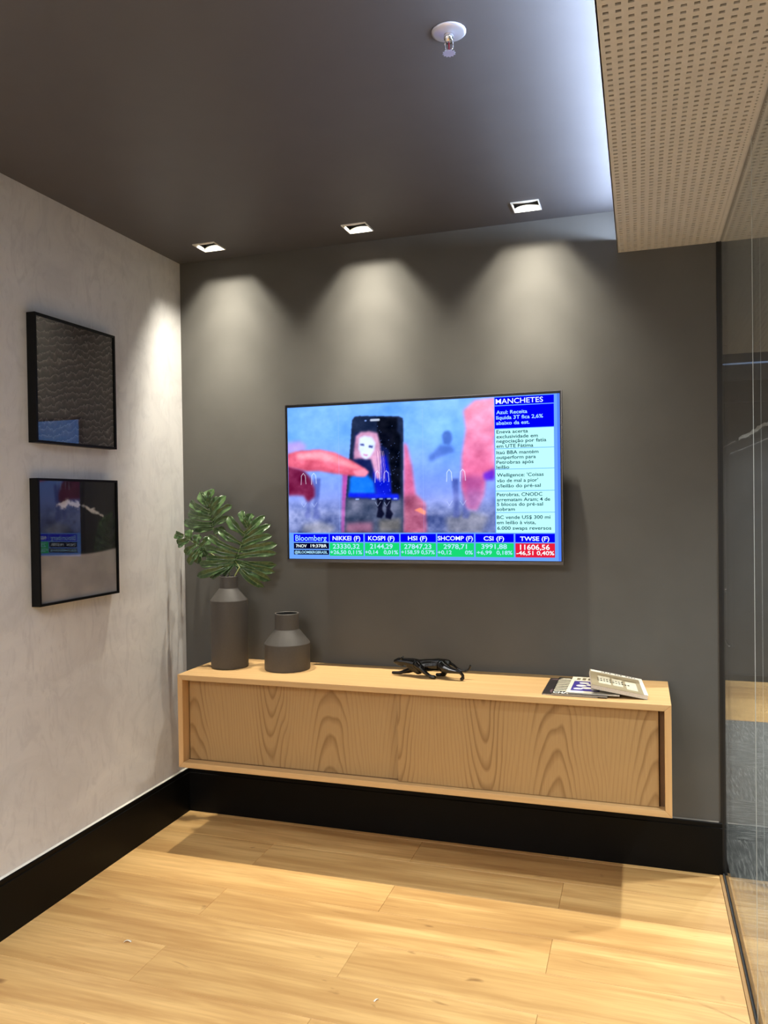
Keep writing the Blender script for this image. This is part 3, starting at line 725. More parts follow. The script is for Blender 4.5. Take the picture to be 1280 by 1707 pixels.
# ---- the news picture, painted as a fine grid of screen colours
SH = {
 'rhand': [(0.915,0.982),(1.002,0.992),(0.998,0.426),(0.955,0.403),(0.947,0.28),(0.916,0.171),(0.875,0.184),(0.854,0.332),(0.852,0.555),(0.872,0.776),(0.863,0.912)],
 'rhand_low': [(0.855,0.431),(0.955,0.415),(0.947,0.28),(0.916,0.171),(0.875,0.184)],
 'rpurple': [(0.948,0.44),(0.999,0.474),(0.998,0.389),(0.951,0.391)],
 'phone': [(0.32,0.685),(0.33,0.878),(0.342,0.906),(0.367,0.911),(0.56,0.893),(0.578,0.879),(0.581,0.847),(0.575,0.24),(0.572,0.001),(0.286,0.002),(0.294,0.272)],
 'phone_bot': [(0.293,0.265),(0.576,0.259),(0.572,0.001),(0.286,0.002)],
 'pscreen': [(0.345,0.78),(0.528,0.768),(0.491,0.293),(0.312,0.297)],
 'black': [(0.455,0.894),(0.552,0.887),(0.551,0.779),(0.567,0.747),(0.563,0.291),(0.523,0.292),(0.51,0.636),(0.463,0.69),(0.454,0.786)],
 'hair': [(0.348,0.754),(0.374,0.787),(0.415,0.789),(0.455,0.773),(0.467,0.689),(0.471,0.549),(0.465,0.421),(0.448,0.415),(0.433,0.499),(0.421,0.57),(0.372,0.579),(0.335,0.575),(0.338,0.645)],
 'face': [(0.366,0.74),(0.39,0.754),(0.427,0.743),(0.445,0.697),(0.438,0.64),(0.417,0.59),(0.397,0.571),(0.376,0.594),(0.361,0.657)],
 'eye1': [(0.37,0.695),(0.39,0.691),(0.389,0.676),(0.37,0.682)],
 'eye2': [(0.412,0.68),(0.432,0.675),(0.43,0.657),(0.411,0.664)],
 'mouth': [(0.382,0.615),(0.409,0.608),(0.401,0.593),(0.386,0.602)],
 'torso': [(0.316,0.427),(0.355,0.49),(0.396,0.462),(0.436,0.397),(0.443,0.3),(0.31,0.297)],
 'jacket': [(0.446,0.588),(0.494,0.599),(0.513,0.483),(0.523,0.292),(0.443,0.294),(0.432,0.448)],
 'pstrip': [(0.308,0.313),(0.555,0.297),(0.555,0.255),(0.306,0.278)],
 'lfing': [(-0.001,0.635),(0.045,0.655),(0.165,0.662),(0.24,0.634),(0.331,0.562),(0.388,0.505),(0.41,0.471),(0.391,0.437),(0.33,0.446),(0.247,0.466),(0.163,0.491),(0.095,0.494),(0.043,0.516),(-0.002,0.532)],
 'lfing_hi': [(0.045,0.635),(0.164,0.642),(0.24,0.609),(0.331,0.542),(0.38,0.495),(0.33,0.504),(0.231,0.56),(0.147,0.584),(0.044,0.589)],
 'lpalm': [(-0.001,0.545),(0.078,0.502),(0.111,0.447),(0.136,0.355),(0.137,0.289),(0.101,0.244),(0.076,0.297),(-0.004,0.299)],
 'lpink': [(0.0,0.724),(0.063,0.733),(0.097,0.698),(0.088,0.659),(-0.001,0.638)],
 'nail': [(0.33,0.484),(0.388,0.501),(0.41,0.471),(0.391,0.439),(0.346,0.441)],
 'bhand': [(0.581,0.695),(0.598,0.669),(0.62,0.504),(0.636,0.289),(0.68,0.225),(0.683,0.001),(0.573,0.001)],
 'bhand_low': [(0.577,0.29),(0.636,0.289),(0.68,0.212),(0.683,0.001),(0.572,0.001)],
 'orange': [(0.628,0.173),(0.657,0.19),(0.682,0.162),(0.678,0.134)],
 'lstrip': [(0.279,0.467),(0.31,0.466),(0.286,0.002),(0.268,0.002)],
 'pinkbot': [(0.298,0.077),(0.425,0.082),(0.424,0.002),(0.289,0.002)],
 'head': [(0.762,0.734),(0.774,0.764),(0.793,0.769),(0.808,0.743),(0.809,0.694),(0.796,0.657),(0.769,0.671)],
 'body': [(0.699,0.575),(0.754,0.66),(0.807,0.657),(0.818,0.606),(0.753,0.572),(0.706,0.537)],
 'lite': [(0.717,0.868),(0.809,0.867),(0.815,0.768),(0.762,0.746),(0.754,0.66),(0.715,0.637)],
 'leg1': [(0.086,0.435),(0.12,0.434),(0.109,0.171),(0.115,0.125),(0.087,0.112),(0.081,0.152),(0.092,0.184)],
 'leg2': [(0.133,0.434),(0.167,0.432),(0.152,0.183),(0.164,0.144),(0.155,0.105),(0.125,0.111),(0.13,0.184)],
 'leg3': [(0.447,0.268),(0.481,0.267),(0.473,0.178),(0.484,0.146),(0.47,0.112),(0.445,0.121),(0.452,0.178)],
 'leg4': [(0.487,0.267),(0.519,0.266),(0.513,0.177),(0.526,0.145),(0.514,0.103),(0.488,0.114),(0.494,0.178)],
 'leg5': [(0.805,0.408),(0.835,0.407),(0.835,0.172),(0.845,0.141),(0.833,0.11),(0.807,0.116),(0.815,0.172)],
 'leg6': [(0.854,0.407),(0.884,0.405),(0.877,0.171),(0.888,0.14),(0.877,0.103),(0.85,0.11),(0.856,0.172)],
 'stone': [(-0.001,0.252),(0.27,0.298),(0.268,0.002),(-0.004,-0.0)],
 'stone3': [(0.687,0.262),(0.997,0.328),(0.995,0.0),(0.685,0.001)],
 'warm1': [(0.073,0.066),(0.159,0.091),(0.243,0.051),(0.226,0.002),(0.064,0.002)],
 'warm3': [(0.772,0.111),(0.894,0.159),(0.975,0.121),(0.937,0.001),(0.787,0.001)],
 'warm2': [(0.457,0.101),(0.562,0.113),(0.561,0.011),(0.457,0.012)],
}

def raster(poly, U, Vv):
    inside = np.zeros(U.shape, bool); n = len(poly)
    for i in range(n):
        (x1, y1), (x2, y2) = poly[i], poly[(i + 1) % n]
        c = ((y1 > Vv) != (y2 > Vv))
        with np.errstate(divide='ignore', invalid='ignore'):
            xi = (x2 - x1) * (Vv - y1) / ((y2 - y1) if y2 != y1 else 1e-9) + x1
        inside ^= c & (U < xi)
    return inside.astype(float)
def blur(a, k):
    for _ in range(2):
        for ax in (0, 1):
            p = np.pad(a, [(k, k) if i == ax else (0, 0) for i in (0, 1)], mode='edge')
            c = np.cumsum(np.insert(p, 0, 0, axis=ax), axis=ax)
            n = a.shape[ax]
            a = (np.take(c, range(2 * k + 1, 2 * k + 1 + n), axis=ax) - np.take(c, range(n), axis=ax)) / (2 * k + 1)
    return a
def fbm(nx, ny, sx, sy, seed):
    r = np.random.RandomState(seed); out = np.zeros((ny, nx)); amp = 1.0
    for o in range(4):
        gx, gy = int(sx * 2 ** o) + 2, int(sy * 2 ** o) + 2
        g = r.rand(gy, gx); x = np.linspace(0, gx - 1.001, nx); y = np.linspace(0, gy - 1.001, ny)
        xi, yi = x.astype(int), y.astype(int); fx, fy = (x - xi)[None, :], (y - yi)[:, None]
        fx = fx * fx * (3 - 2 * fx); fy = fy * fy * (3 - 2 * fy)
        out += amp * ((g[yi][:, xi] * (1 - fx) + g[yi][:, np.minimum(xi + 1, gx - 1)] * fx) * (1 - fy) + (g[np.minimum(yi + 1, gy - 1)][:, xi] * (1 - fx) + g[np.minimum(yi + 1, gy - 1)][:, np.minimum(xi + 1, gx - 1)] * fx) * fy)
        amp *= 0.5
    return out / 1.875
def to_lin(a):
    a = np.clip(a, 0, 255) / 255.0
    return np.where(a <= 0.04045, a / 12.92, ((a + 0.055) / 1.055) ** 2.4)
def painted(name, img, corners, mat, parent):
    """img[row from bottom, column, rgb in sRGB] on the quad corners (bl, br, tl, tr)"""
    ny, nx, _ = img.shape; bl, br, tl, tr = [Vector(c) - ORG[parent] for c in corners]
    bl, br, tl, tr = [np.array(v) for v in (bl, br, tl, tr)]
    u = np.linspace(0, 1, nx)[None, :, None]; v = np.linspace(0, 1, ny)[:, None, None]
    P = (bl * (1 - u) + br * u) * (1 - v) + (tl * (1 - u) + tr * u) * v
    idx = np.arange(nx * ny).reshape(ny, nx)
    q = np.stack([idx[:-1, :-1], idx[:-1, 1:], idx[1:, 1:], idx[1:, :-1]], -1).reshape(-1, 4)
    me = bpy.data.meshes.new(name)
    me.vertices.add(nx * ny); me.vertices.foreach_set('co', P.astype(np.float32).ravel())
    me.loops.add(q.size); me.loops.foreach_set('vertex_index', q.astype(np.int32).ravel())
    me.polygons.add(len(q)); me.polygons.foreach_set('loop_start', np.arange(0, q.size, 4, dtype=np.int32))
    me.update(calc_edges=True); me.validate()
    at = me.color_attributes.new('paint', 'FLOAT_COLOR', 'POINT')
    rgba = np.ones((nx * ny, 4), np.float32); rgba[:, :3] = to_lin(img).reshape(-1, 3)
    at.data.foreach_set('color', rgba.ravel())
    me.materials.append(mat)
    o = bpy.data.objects.new(name, me); ORG[o] = ORG[parent]
    return _link(o, parent, None, None, None, None)
NX, NY = 460, 280
U, Vv = np.meshgrid(np.linspace(0, 1, NX), np.linspace(0, 1, NY))
n1, n2, n3 = fbm(NX, NY, 5, 4, 1), fbm(NX, NY, 14, 10, 2), fbm(NX, NY, 26, 18, 3)
C3 = lambda *c: np.array(c, float)[None, None, :]
img = C3(110, 168, 255) * np.ones((NY, NX, 1))
img = img + (n1[..., None] - 0.5) * C3(50, 40, 20)
tv_v = np.clip((0.75 - Vv) / 0.5, 0, 1)[..., None]
img = img * (1 - tv_v) + C3(126, 146, 226) * tv_v
def lay(key, rgb, a=1.0, k=1, tex=0.0, mul=None):
    global img
    mk = blur(raster(SH[key], U, Vv), k) * a
    if mul is not None: mk = mk * mul
    c = C3(*rgb) + tex * (n2[..., None] - 0.5) * C3(90, 80, 80)
    img = img * (1 - mk[..., None]) + c * mk[..., None]
low = np.clip((0.27 - Vv) / 0.12, 0, 1)
stone = C3(88, 100, 150) + (n2[..., None] - 0.5) * C3(150, 150, 150) + (n3[..., None] - 0.5) * C3(90, 80, 60)
img = img * (1 - 0.85 * low[..., None]) + stone * 0.85 * low[..., None]
for k_ in ('warm1', 'warm3'): lay(k_, (150, 140, 120), 0.55, 5, 1.2)
lay('lite', (138, 196, 255), 0.55, 5)
lay('head', (58, 92, 176), 0.8, 2); lay('body', (66, 98, 186), 0.7, 3)  # figure reflected in the screen, painted into the picture colours
for k_ in ('leg1', 'leg2', 'leg5', 'leg6'): lay(k_, (56, 68, 150), 0.62, 2, 0.8)
lay('rhand', (244, 138, 176), 0.93, 3, 1.0)
g_ = np.clip((0.75 - Vv) / 0.4, 0, 1)
lay('rhand', (214, 86, 140), 0.75, 4, 0.9, g_); lay('rhand_low', (150, 70, 140), 0.75, 6); lay('rpurple', (86, 30, 200), 0.9, 3)
lay('lstrip', (176, 62, 150), 0.85, 2, 0.6)
lay('bhand', (214, 96, 140), 0.9, 3, 1.1); lay('bhand_low', (150, 86, 112), 0.75, 5, 1.4); lay('orange', (246, 140, 110), 0.95, 1)
lay('phone', (24, 34, 62), 0.97, 1, 0.2)
lay('phone_bot', (84, 92, 120), 0.9, 5, 1.6); lay('warm2', (140, 128, 108), 0.5, 4, 1.3); lay('pinkbot', (178, 110, 140), 0.7, 4, 0.5)
lay('pscreen', (16, 26, 84), 0.8, 2)
lay('torso', (20, 116, 246), 0.95, 3, 0.4); lay('jacket', (8, 22, 206), 0.9, 3, 0.2)
lay('black', (4, 6, 16), 0.88, 2)
for q in range(46):      # specks of light in the dark glass
    rq = np.random.RandomState(100 + q); xq, yq = 0.455 + 0.11 * rq.rand(), 0.30 + 0.55 * rq.rand()
    img = img + (np.clip(1.3 - np.hypot((U - xq) * 1.67, Vv - yq) / 0.0035, 0, 1) * 0.55)[..., None] * C3(110, 140, 220)
lay('hair', (206, 150, 186), 0.95, 2, 1.3); lay('face', (206, 222, 255), 1.0, 2, 0.15)
lay('eye1', (40, 50, 120), 0.9, 1); lay('eye2', (40, 50, 120), 0.9, 1); lay('mouth', (196, 116, 160), 0.8, 1)
lay('pstrip', (14, 30, 236), 0.9, 2)
lay('stone', (150, 162, 214), 0.30, 8, 1.6); lay('stone3', (146, 156, 206), 0.28, 8, 1.6)
for k_ in ('leg3', 'leg4'): lay(k_, (8, 10, 34), 0.95, 1)
lay('lpink', (186, 150, 226), 0.8, 4)
lay('lpalm', (110, 22, 58), 0.95, 3, 0.9); lay('lfing', (222, 96, 122), 0.97, 2, 1.0); lay('lfing_hi', (248, 158, 172), 0.75, 3, 0.9); lay('nail', (238, 150, 176), 0.75, 2)
lay('lfing', (150, 40, 70), 0.55, 3, 0.5, np.clip((0.57 - 0.35 * np.clip(U - 0.05, 0, 1) - Vv) / 0.06, 0, 1))
lay('rhand', (255, 170, 196), 0.6, 5, 0.8, np.clip((Vv - 0.72) / 0.2, 0, 1) * np.clip(n1 * 1.6 - 0.3, 0, 1))
img = img + (n3[..., None] - 0.5) * C3(26, 26, 30)
def stroke(pts, w_, rgb, a=1.0):
    global img
    dmin = np.full(U.shape, 9.0)
    for (xa, ya), (xb, yb) in zip(pts[:-1], pts[1:]):
        ax, ay = (U - xa) * 1.67, Vv - ya; bx, by = (xb - xa) * 1.67, yb - ya
        t = np.clip((ax * bx + ay * by) / (bx * bx + by * by + 1e-9), 0, 1)
        dmin = np.minimum(dmin, np.hypot(ax - t * bx, ay - t * by))
    mk = np.clip(1.4 - dmin / w_, 0, 1) * a
    img = img * (1 - mk[..., None]) + C3(*rgb) * mk[..., None]
for cx in (0.078, 0.132, 0.452, 0.495, 0.793, 0.855):
    cz = 0.455 if cx < 0.2 or cx > 0.7 else 0.46
    stroke([(cx - 0.012, cz - 0.07), (cx - 0.010, cz), (cx, cz + 0.02), (cx + 0.010, cz), (cx + 0.013, cz - 0.065)], 0.0024, (226, 236, 255), 0.75)
    stroke([(cx - 0.012, 0.235), (cx, 0.205), (cx + 0.014, 0.24)], 0.002, (200, 216, 255), 0.5)
for xl in (0.262, 0.672): stroke([(xl, 0.0), (xl, 0.95)], 0.002, (150, 180, 250), 0.35)
stroke([(0.425, 0.874), (0.462, 0.874)], 0.010, (196, 206, 226), 0.9); stroke([(0.396, 0.872), (0.399, 0.872)], 0.007, (120, 150, 220), 0.9)
for cx in (0.345, 0.425, 0.462, 0.50, 0.532): stroke([(cx, 0.262), (cx + 0.012, 0.262)], 0.006, (170, 200, 255), 0.7)
for q in range(7):
    xa = 0.452 + 0.006 * q
    stroke([(xa - 0.004, 0.63), (xa + 0.003, 0.5), (xa + 0.004, 0.40 + 0.01 * (q % 3))], 0.002, (232, 196, 214) if q % 2 else (150, 110, 160), 0.7)
pa, pb, pc_, pdd = 0.0115, 0.9565, 0.1333, 0.6995
painted('news_picture', img, [(TX + pa, TY - 0.0004, TZ + pc_), (TX + pb, TY - 0.0004, TZ + pc_), (TX + pa, TY - 0.0004, TZ + pdd), (TX + pb, TY - 0.0004, TZ + pdd)], vcol_emit('news_picture', EM * 1.2), scr)

# ------------------------------------------------------------------ framed pictures on the plaster wall
M['frame'] = plain('black_lacquer_frame', (6, 6, 7), 0.5, spec=0.2)
FD, FW = 0.0383, 0.009
def picture(z0, z1, label):
    a, b = -1.0267, -0.5638
    t = thing('framed_picture', (0, (a + b) / 2, z0), label, 'picture', 'square framed photographs on the plaster wall')
    boxes('frame', [(0.001, FD, a, a + FW, z0, z1), (0.001, FD, b - FW, b, z0, z1), (0.001, FD, a + FW, b - FW, z0, z0 + FW), (0.001, FD, a + FW, b - FW, z1 - FW, z1)], M['frame'], t)
    box('glass', (FD - 0.006, FD - 0.004, a + FW, b - FW, z0 + FW, z1 - FW), M['picglass'], t)
    return t, a + FW, b - FW, z0 + FW, z1 - FW
t, a, b, c, d_ = picture(1.7355, 2.2111, 'upper square black frame with a photograph of dark rippled sand')
g = N('sand_print')
tc = g.n('ShaderNodeTexCoord'); sp_ = g.n('ShaderNodeSeparateXYZ'); g.l(tc.outputs['Object'], sp_.inputs[0])
yy, zz = sp_.outputs[1], sp_.outputs[2]
big = g.noise(g.coord((1, 26, 14)), 1.0, 2, 0.5, 0.4); sml = g.noise(g.coord((1, 60, 44)), 1.0, 3, 0.6, 0.3)
ph = g.math('ADD', g.math('MULTIPLY', g.math('ADD', zz, g.math('MULTIPLY', yy, -0.22)), 36.0), g.math('ADD', g.math('MULTIPLY', big, 2.4), g.math('MULTIPLY', sml, 0.7)))
fr = g.math('FRACT', ph)
cc = g.ramp(fr, [(0.0, s2l((44, 38, 35))), (0.35, s2l((66, 58, 53))), (0.72, s2l((84, 75, 69))), (0.90, s2l((118, 109, 102))), (0.97, s2l((150, 142, 134))), (1.0, s2l((40, 35, 32)))])
g.base(g.mix(g.ramp(sml, [(0.35, (0.55,) * 3), (0.6, (0.0,) * 3)]), cc, s2l((42, 37, 34))))
mesh('print', [(FD - 0.008, a, c), (FD - 0.008, b, c), (FD - 0.008, b, d_), (FD - 0.008, a, d_)], [(0, 1, 2, 3)], g.set(0.6), t)
t, a, b, c, d_ = picture(1.1318, 1.605, 'lower square black frame with a dune and a white cloud wisp')
NX, NY = 170, 170
U, Vv = np.meshgrid(np.linspace(0, 1, NX), np.linspace(0, 1, NY))
n1, n2, n3 = fbm(NX, NY, 4, 4, 5), fbm(NX, NY, 12, 12, 6), fbm(NX, NY, 30, 30, 7)
img = C3(17, 16, 18) + (n1[..., None] - 0.5) * C3(14, 14, 14)
edge = 0.375 + 0.012 * np.cos(U * 4.0 + 0.6) + 0.05 * np.clip(U - 0.62, 0, 1) ** 1.3
slope = np.clip((Vv - edge) / 0.02, 0, 1)
veg = np.clip((U - 0.72) / 0.1, 0, 1) * np.clip((0.70 - Vv + (U - 0.85) * 0.5) / 0.08, 0, 1)
img = img + (veg * (n3 * 0.9))[..., None] * C3(46, 50, 48)
dune = C3(180, 177, 176) + (n1[..., None] - 0.5) * C3(40, 38, 36) + (n2[..., None] - 0.5) * C3(10, 10, 10)
dune = dune - (0.10 * np.clip(edge - Vv, 0, 1) / 0.3)[..., None] * C3(60, 60, 60)
img = img * slope[..., None] + dune * (1 - slope[..., None])
def wisp(pts, w_, a_):
    global img
    dm = np.full(U.shape, 9.0)
    for (xa, ya), (xb, yb) in zip(pts[:-1], pts[1:]):
        ax, ay, bx, by = U - xa, Vv - ya, xb - xa, yb - ya
        q = np.clip((ax * bx + ay * by) / (bx * bx + by * by + 1e-9), 0, 1); dm = np.minimum(dm, np.hypot(ax - q * bx, ay - q * by))
    mk = np.clip(1.3 - dm / w_ - (n3 - 0.45) * 2.2, 0, 1) * a_
    img = img * (1 - mk[..., None]) + C3(222, 222, 220) * mk[..., None]
wisp([(0.28, 0.79), (0.36, 0.82), (0.42, 0.81), (0.48, 0.79)], 0.032, 1.0)
wisp([(0.22, 0.805), (0.34, 0.815), (0.46, 0.80), (0.56, 0.795), (0.64, 0.76), (0.76, 0.725)], 0.020, 1.0); wisp([(0.60, 0.765), (0.74, 0.725), (0.82, 0.695)], 0.012, 0.9)
painted('print', img, [(FD - 0.008, a, c), (FD - 0.008, b, c), (FD - 0.008, a, d_), (FD - 0.008, b, d_)], vcol_print('dune_print', 0.6), t)

# ------------------------------------------------------------------ vases
M['ceramic'] = plain('matt_charcoal_ceramic', (74, 71, 68), 0.5, spec=0.4, var=0.05, vscale=120)
M['inner'] = plain('vase_inside', (30, 29, 28), 0.8)
def vase(c, r, rn, zs, zn, zt, label):
    t = thing('vase', (c[0], c[1], KZ1), label, 'vase', 'matt charcoal vases on the cabinet')
    pr = [(0.0, 0.0), (r - 0.006, 0.0), (r - 0.002, 0.0015), (r, 0.006), (r, zs - KZ1 - 0.003), (r - 0.0015, zs - KZ1), (rn + 0.002, zn - KZ1 - 0.001), (rn, zn - KZ1 + 0.002), (rn, zt - KZ1 - 0.002), (rn - 0.0015, zt - KZ1), (rn - 0.005, zt - KZ1), (rn - 0.0065, zt - KZ1 - 0.002)]
    smooth_angle(lathe('body', (c[0], c[1], KZ1), pr, M['ceramic'], t, 72, caps=False), 25)
    pi_ = [(rn - 0.0065, zt - KZ1 - 0.002), (rn - 0.0065, zn - KZ1), (r - 0.01, zs - KZ1 - 0.01), (r - 0.01, 0.012), (0.0, 0.012)]
    lathe('inside', (c[0], c[1], KZ1), pi_, M['inner'], t, 72, caps=False)
    return t
vase((0.340, -0.178), 0.0845, 0.0425, 1.066, 1.116, 1.172, 'tall charcoal bottle vase holding the large green leaves')
vase((0.618, -0.157), 0.1020, 0.0545, 0.878, 0.935, 1.008, 'short wide empty charcoal vase between tall vase and panther')

# ------------------------------------------------------------------ split-leaf foliage
gl = N('glossy_leaf')
f = gl.noise(gl.coord(), 60, 3, 0.6)
gl.base(gl.ramp(f, [(0.3, s2l((50, 74, 42))), (0.6, s2l((72, 98, 58))), (0.8, s2l((108, 130, 84)))]))
gl.b.inputs['Subsurface Weight'].default_value = 0.0
M['leaf'] = gl.set(0.24, spec=0.6)
M['vein_g'] = plain('leaf_vein', (120, 146, 92), 0.5)
M['stem'] = plain('leaf_stalk', (112, 122, 66), 0.5)
def leaf(label, rib, tips, lean, width, stem_pts, seed):
    """rib: midrib points; tips: (place on midrib 0..1, tip); lean(p) gives the depth of the blade at p"""
    rs = random.Random(seed)
    t = thing('philodendron_leaf', stem_pts[0], label, 'leaf', 'split green leaves in the tall vase')
    rib = [Vector(p) for p in rib]; att = rib[0]
    def along(s):
        s = s * (len(rib) - 1); i = min(int(s), len(rib) - 2); return rib[i].lerp(rib[i + 1], s - i)
    def dep(p): return Vector((p.x, p.y + lean(p), p.z))
    V, F, VV, VF = [], [], [], []
    def lobe(a, tip, wd, curl):
        n, mcs = 12, 4
        ax = tip - a; L = ax.length; ax.normalize()
        side = ax.cross(Vector((0, -1, 0))).normalized(); nrm = Vector((0, -1, 0))
        base = len(V); mid = []
        for i in range(n + 1):
            s = i / n
            wdt = wd * (0.50 + 0.50 * min(s / 0.5, 1) ** 1.2) * math.sqrt(max(0.0, 1 - max(0, (s - 0.72) / 0.28) ** 2.2)) * (1 + 0.10 * math.sin(s * 9 + seed + L * 70))
            bend = side * (0.045 * L * math.sin(s * PI) * curl)
            c = a + ax * L * s + bend + nrm * (L * 0.10 * math.sin(s * PI * 0.9) - L * 0.16 * s * s * (1 + 0.4 * curl))
            mid.append(c)
            for j in range(-mcs, mcs + 1):
                q = j / mcs
                rip = 0.18 * wd * math.sin(s * 14 + q * 2.0 + curl * 5 + L * 40) * abs(q)
                V.append(tuple(dep(c + side * wdt * q + nrm * (abs(q) ** 1.3 * wdt * 0.55 + rip))))
        m_ = 2 * mcs + 1
        for i in range(n):
            for j in range(m_ - 1):
                k0 = base + i * m_ + j; F.append((k0, k0 + 1, k0 + m_ + 1, k0 + m_))
        b2 = len(VV)
        for i, c in enumerate(mid):
            h = 0.0011 * (1 - 0.75 * i / n)
            for s_ in (-1, 1): VV.append(tuple(dep(c + side * h * s_ + nrm * (0.0012))))
        for i in range(n): VF.append((b2 + 2 * i, b2 + 2 * i + 1, b2 + 2 * i + 3, b2 + 2 * i + 2))
    for s, tip in tips:
        a = along(min(s * 0.8, 0.9)); lobe(a, Vector(tip), width * rs.uniform(0.85, 1.12), rs.uniform(-1, 1))
    o = mesh('blade', V, F, M['leaf'], t, smooth=True)
    md = o.modifiers.new('thickness', 'SOLIDIFY'); md.thickness = 0.0008
    pts = [dep(along(i / 10 * 0.9)) + Vector((0, -0.0018, 0)) for i in range(11)]
    tv_, tf_ = tube_data(pts, [0.0022 - 0.0001 * i for i in range(11)], 6); n0 = len(VV)
    VV += tv_; VF += [tuple(i + n0 for i in f_) for f_ in tf_]
    mesh('veins', VV, VF, M['vein_g'], t, smooth=True)
    sp = [Vector(p) for p in stem_pts] + [dep(att)]
    fine = []
    for i in range(len(sp) - 1):
        for q in range(4): fine.append(sp[i].lerp(sp[i + 1], q / 4))
    fine.append(sp[-1])
    tube('stalk', fine, 0.0032, M['stem'], t, 8)
leaf('front split leaf facing the viewer, rising from the tall vase', [(0.365, -0.135, 1.235), (0.38, -0.135, 1.287), (0.397, -0.135, 1.336), (0.414, -0.135, 1.389), (0.433, -0.135, 1.452)], [(0, (0.477, -0.135, 1.114)), (0, (0.509, -0.135, 1.145)), (0, (0.525, -0.135, 1.182)), (0, (0.532, -0.135, 1.215)), (0.12, (0.538, -0.135, 1.271)), (0.3, (0.536, -0.135, 1.31)), (0.45, (0.518, -0.135, 1.351)), (0.6, (0.506, -0.135, 1.403)), (0.78, (0.481, -0.135, 1.445)), (1, (0.433, -0.135, 1.455)), (0.95, (0.383, -0.135, 1.469)), (0.75, (0.325, -0.135, 1.443)), (0.5, (0.283, -0.135, 1.383)), (0.3, (0.238, -0.135, 1.357)), (0.18, (0.22, -0.135, 1.306)), (0.08, (0.229, -0.135, 1.257)), (0, (0.198, -0.135, 1.225)), (0, (0.192, -0.135, 1.171)), (0, (0.248, -0.135, 1.161)), (0, (0.302, -0.135, 1.179))], lambda p: (p.z - 1.245) * 0.05 + (p.x - 0.42) * 0.35, 0.0182, [(0.33, -0.17, 0.8), (0.365, -0.185, 1.05), (0.375, -0.185, 1.172), (0.39, -0.165, 1.21)], 1)
leaf('rear split leaf, the topmost, spreading towards the plaster wall', [(0.214, -0.09, 1.371), (0.206, -0.09, 1.413), (0.194, -0.09, 1.455), (0.183, -0.09, 1.497), (0.17, -0.09, 1.548)], [(1, (0.17, -0.09, 1.566)), (0.95, (0.212, -0.09, 1.573)), (0.85, (0.122, -0.09, 1.561)), (0.65, (0.068, -0.09, 1.512)), (0.45, (0.049, -0.09, 1.457)), (0.25, (0.031, -0.09, 1.417)), (0.1, (0.085, -0.09, 1.385)), (0.8, (0.241, -0.09, 1.53)), (0.55, (0.274, -0.09, 1.539)), (0.35, (0.308, -0.09, 1.495)), (0.2, (0.305, -0.09, 1.438)), (0, (0.276, -0.09, 1.379))], lambda p: (p.z - 1.374) * 0.05 - (p.x - 0.26) * 0.10, 0.0200, [(0.345, -0.175, 0.8), (0.345, -0.175, 1.05), (0.338, -0.165, 1.172), (0.29, -0.12, 1.28)], 2)
leaf('lower left split leaf drooping beside the tall vase neck', [(0.184, -0.13, 1.296), (0.161, -0.13, 1.31), (0.133, -0.13, 1.327), (0.099, -0.13, 1.348), (0.066, -0.13, 1.364)], [(1, (0.048, -0.13, 1.362)), (0.7, (0.119, -0.13, 1.385)), (0.75, (0.062, -0.13, 1.316)), (0.35, (0.1, -0.13, 1.263)), (0.1, (0.117, -0.13, 1.218)), (0, (0.157, -0.13, 1.222)), (0, (0.202, -0.13, 1.257)), (0.35, (0.167, -0.13, 1.36)), (0.1, (0.223, -0.13, 1.344))], lambda p: (p.z - 1.3) * 0.10 + (p.x - 0.23) * 0.2, 0.0200, [(0.345, -0.18, 0.8), (0.338, -0.18, 1.05), (0.325, -0.175, 1.172), (0.27, -0.15, 1.25)], 3)

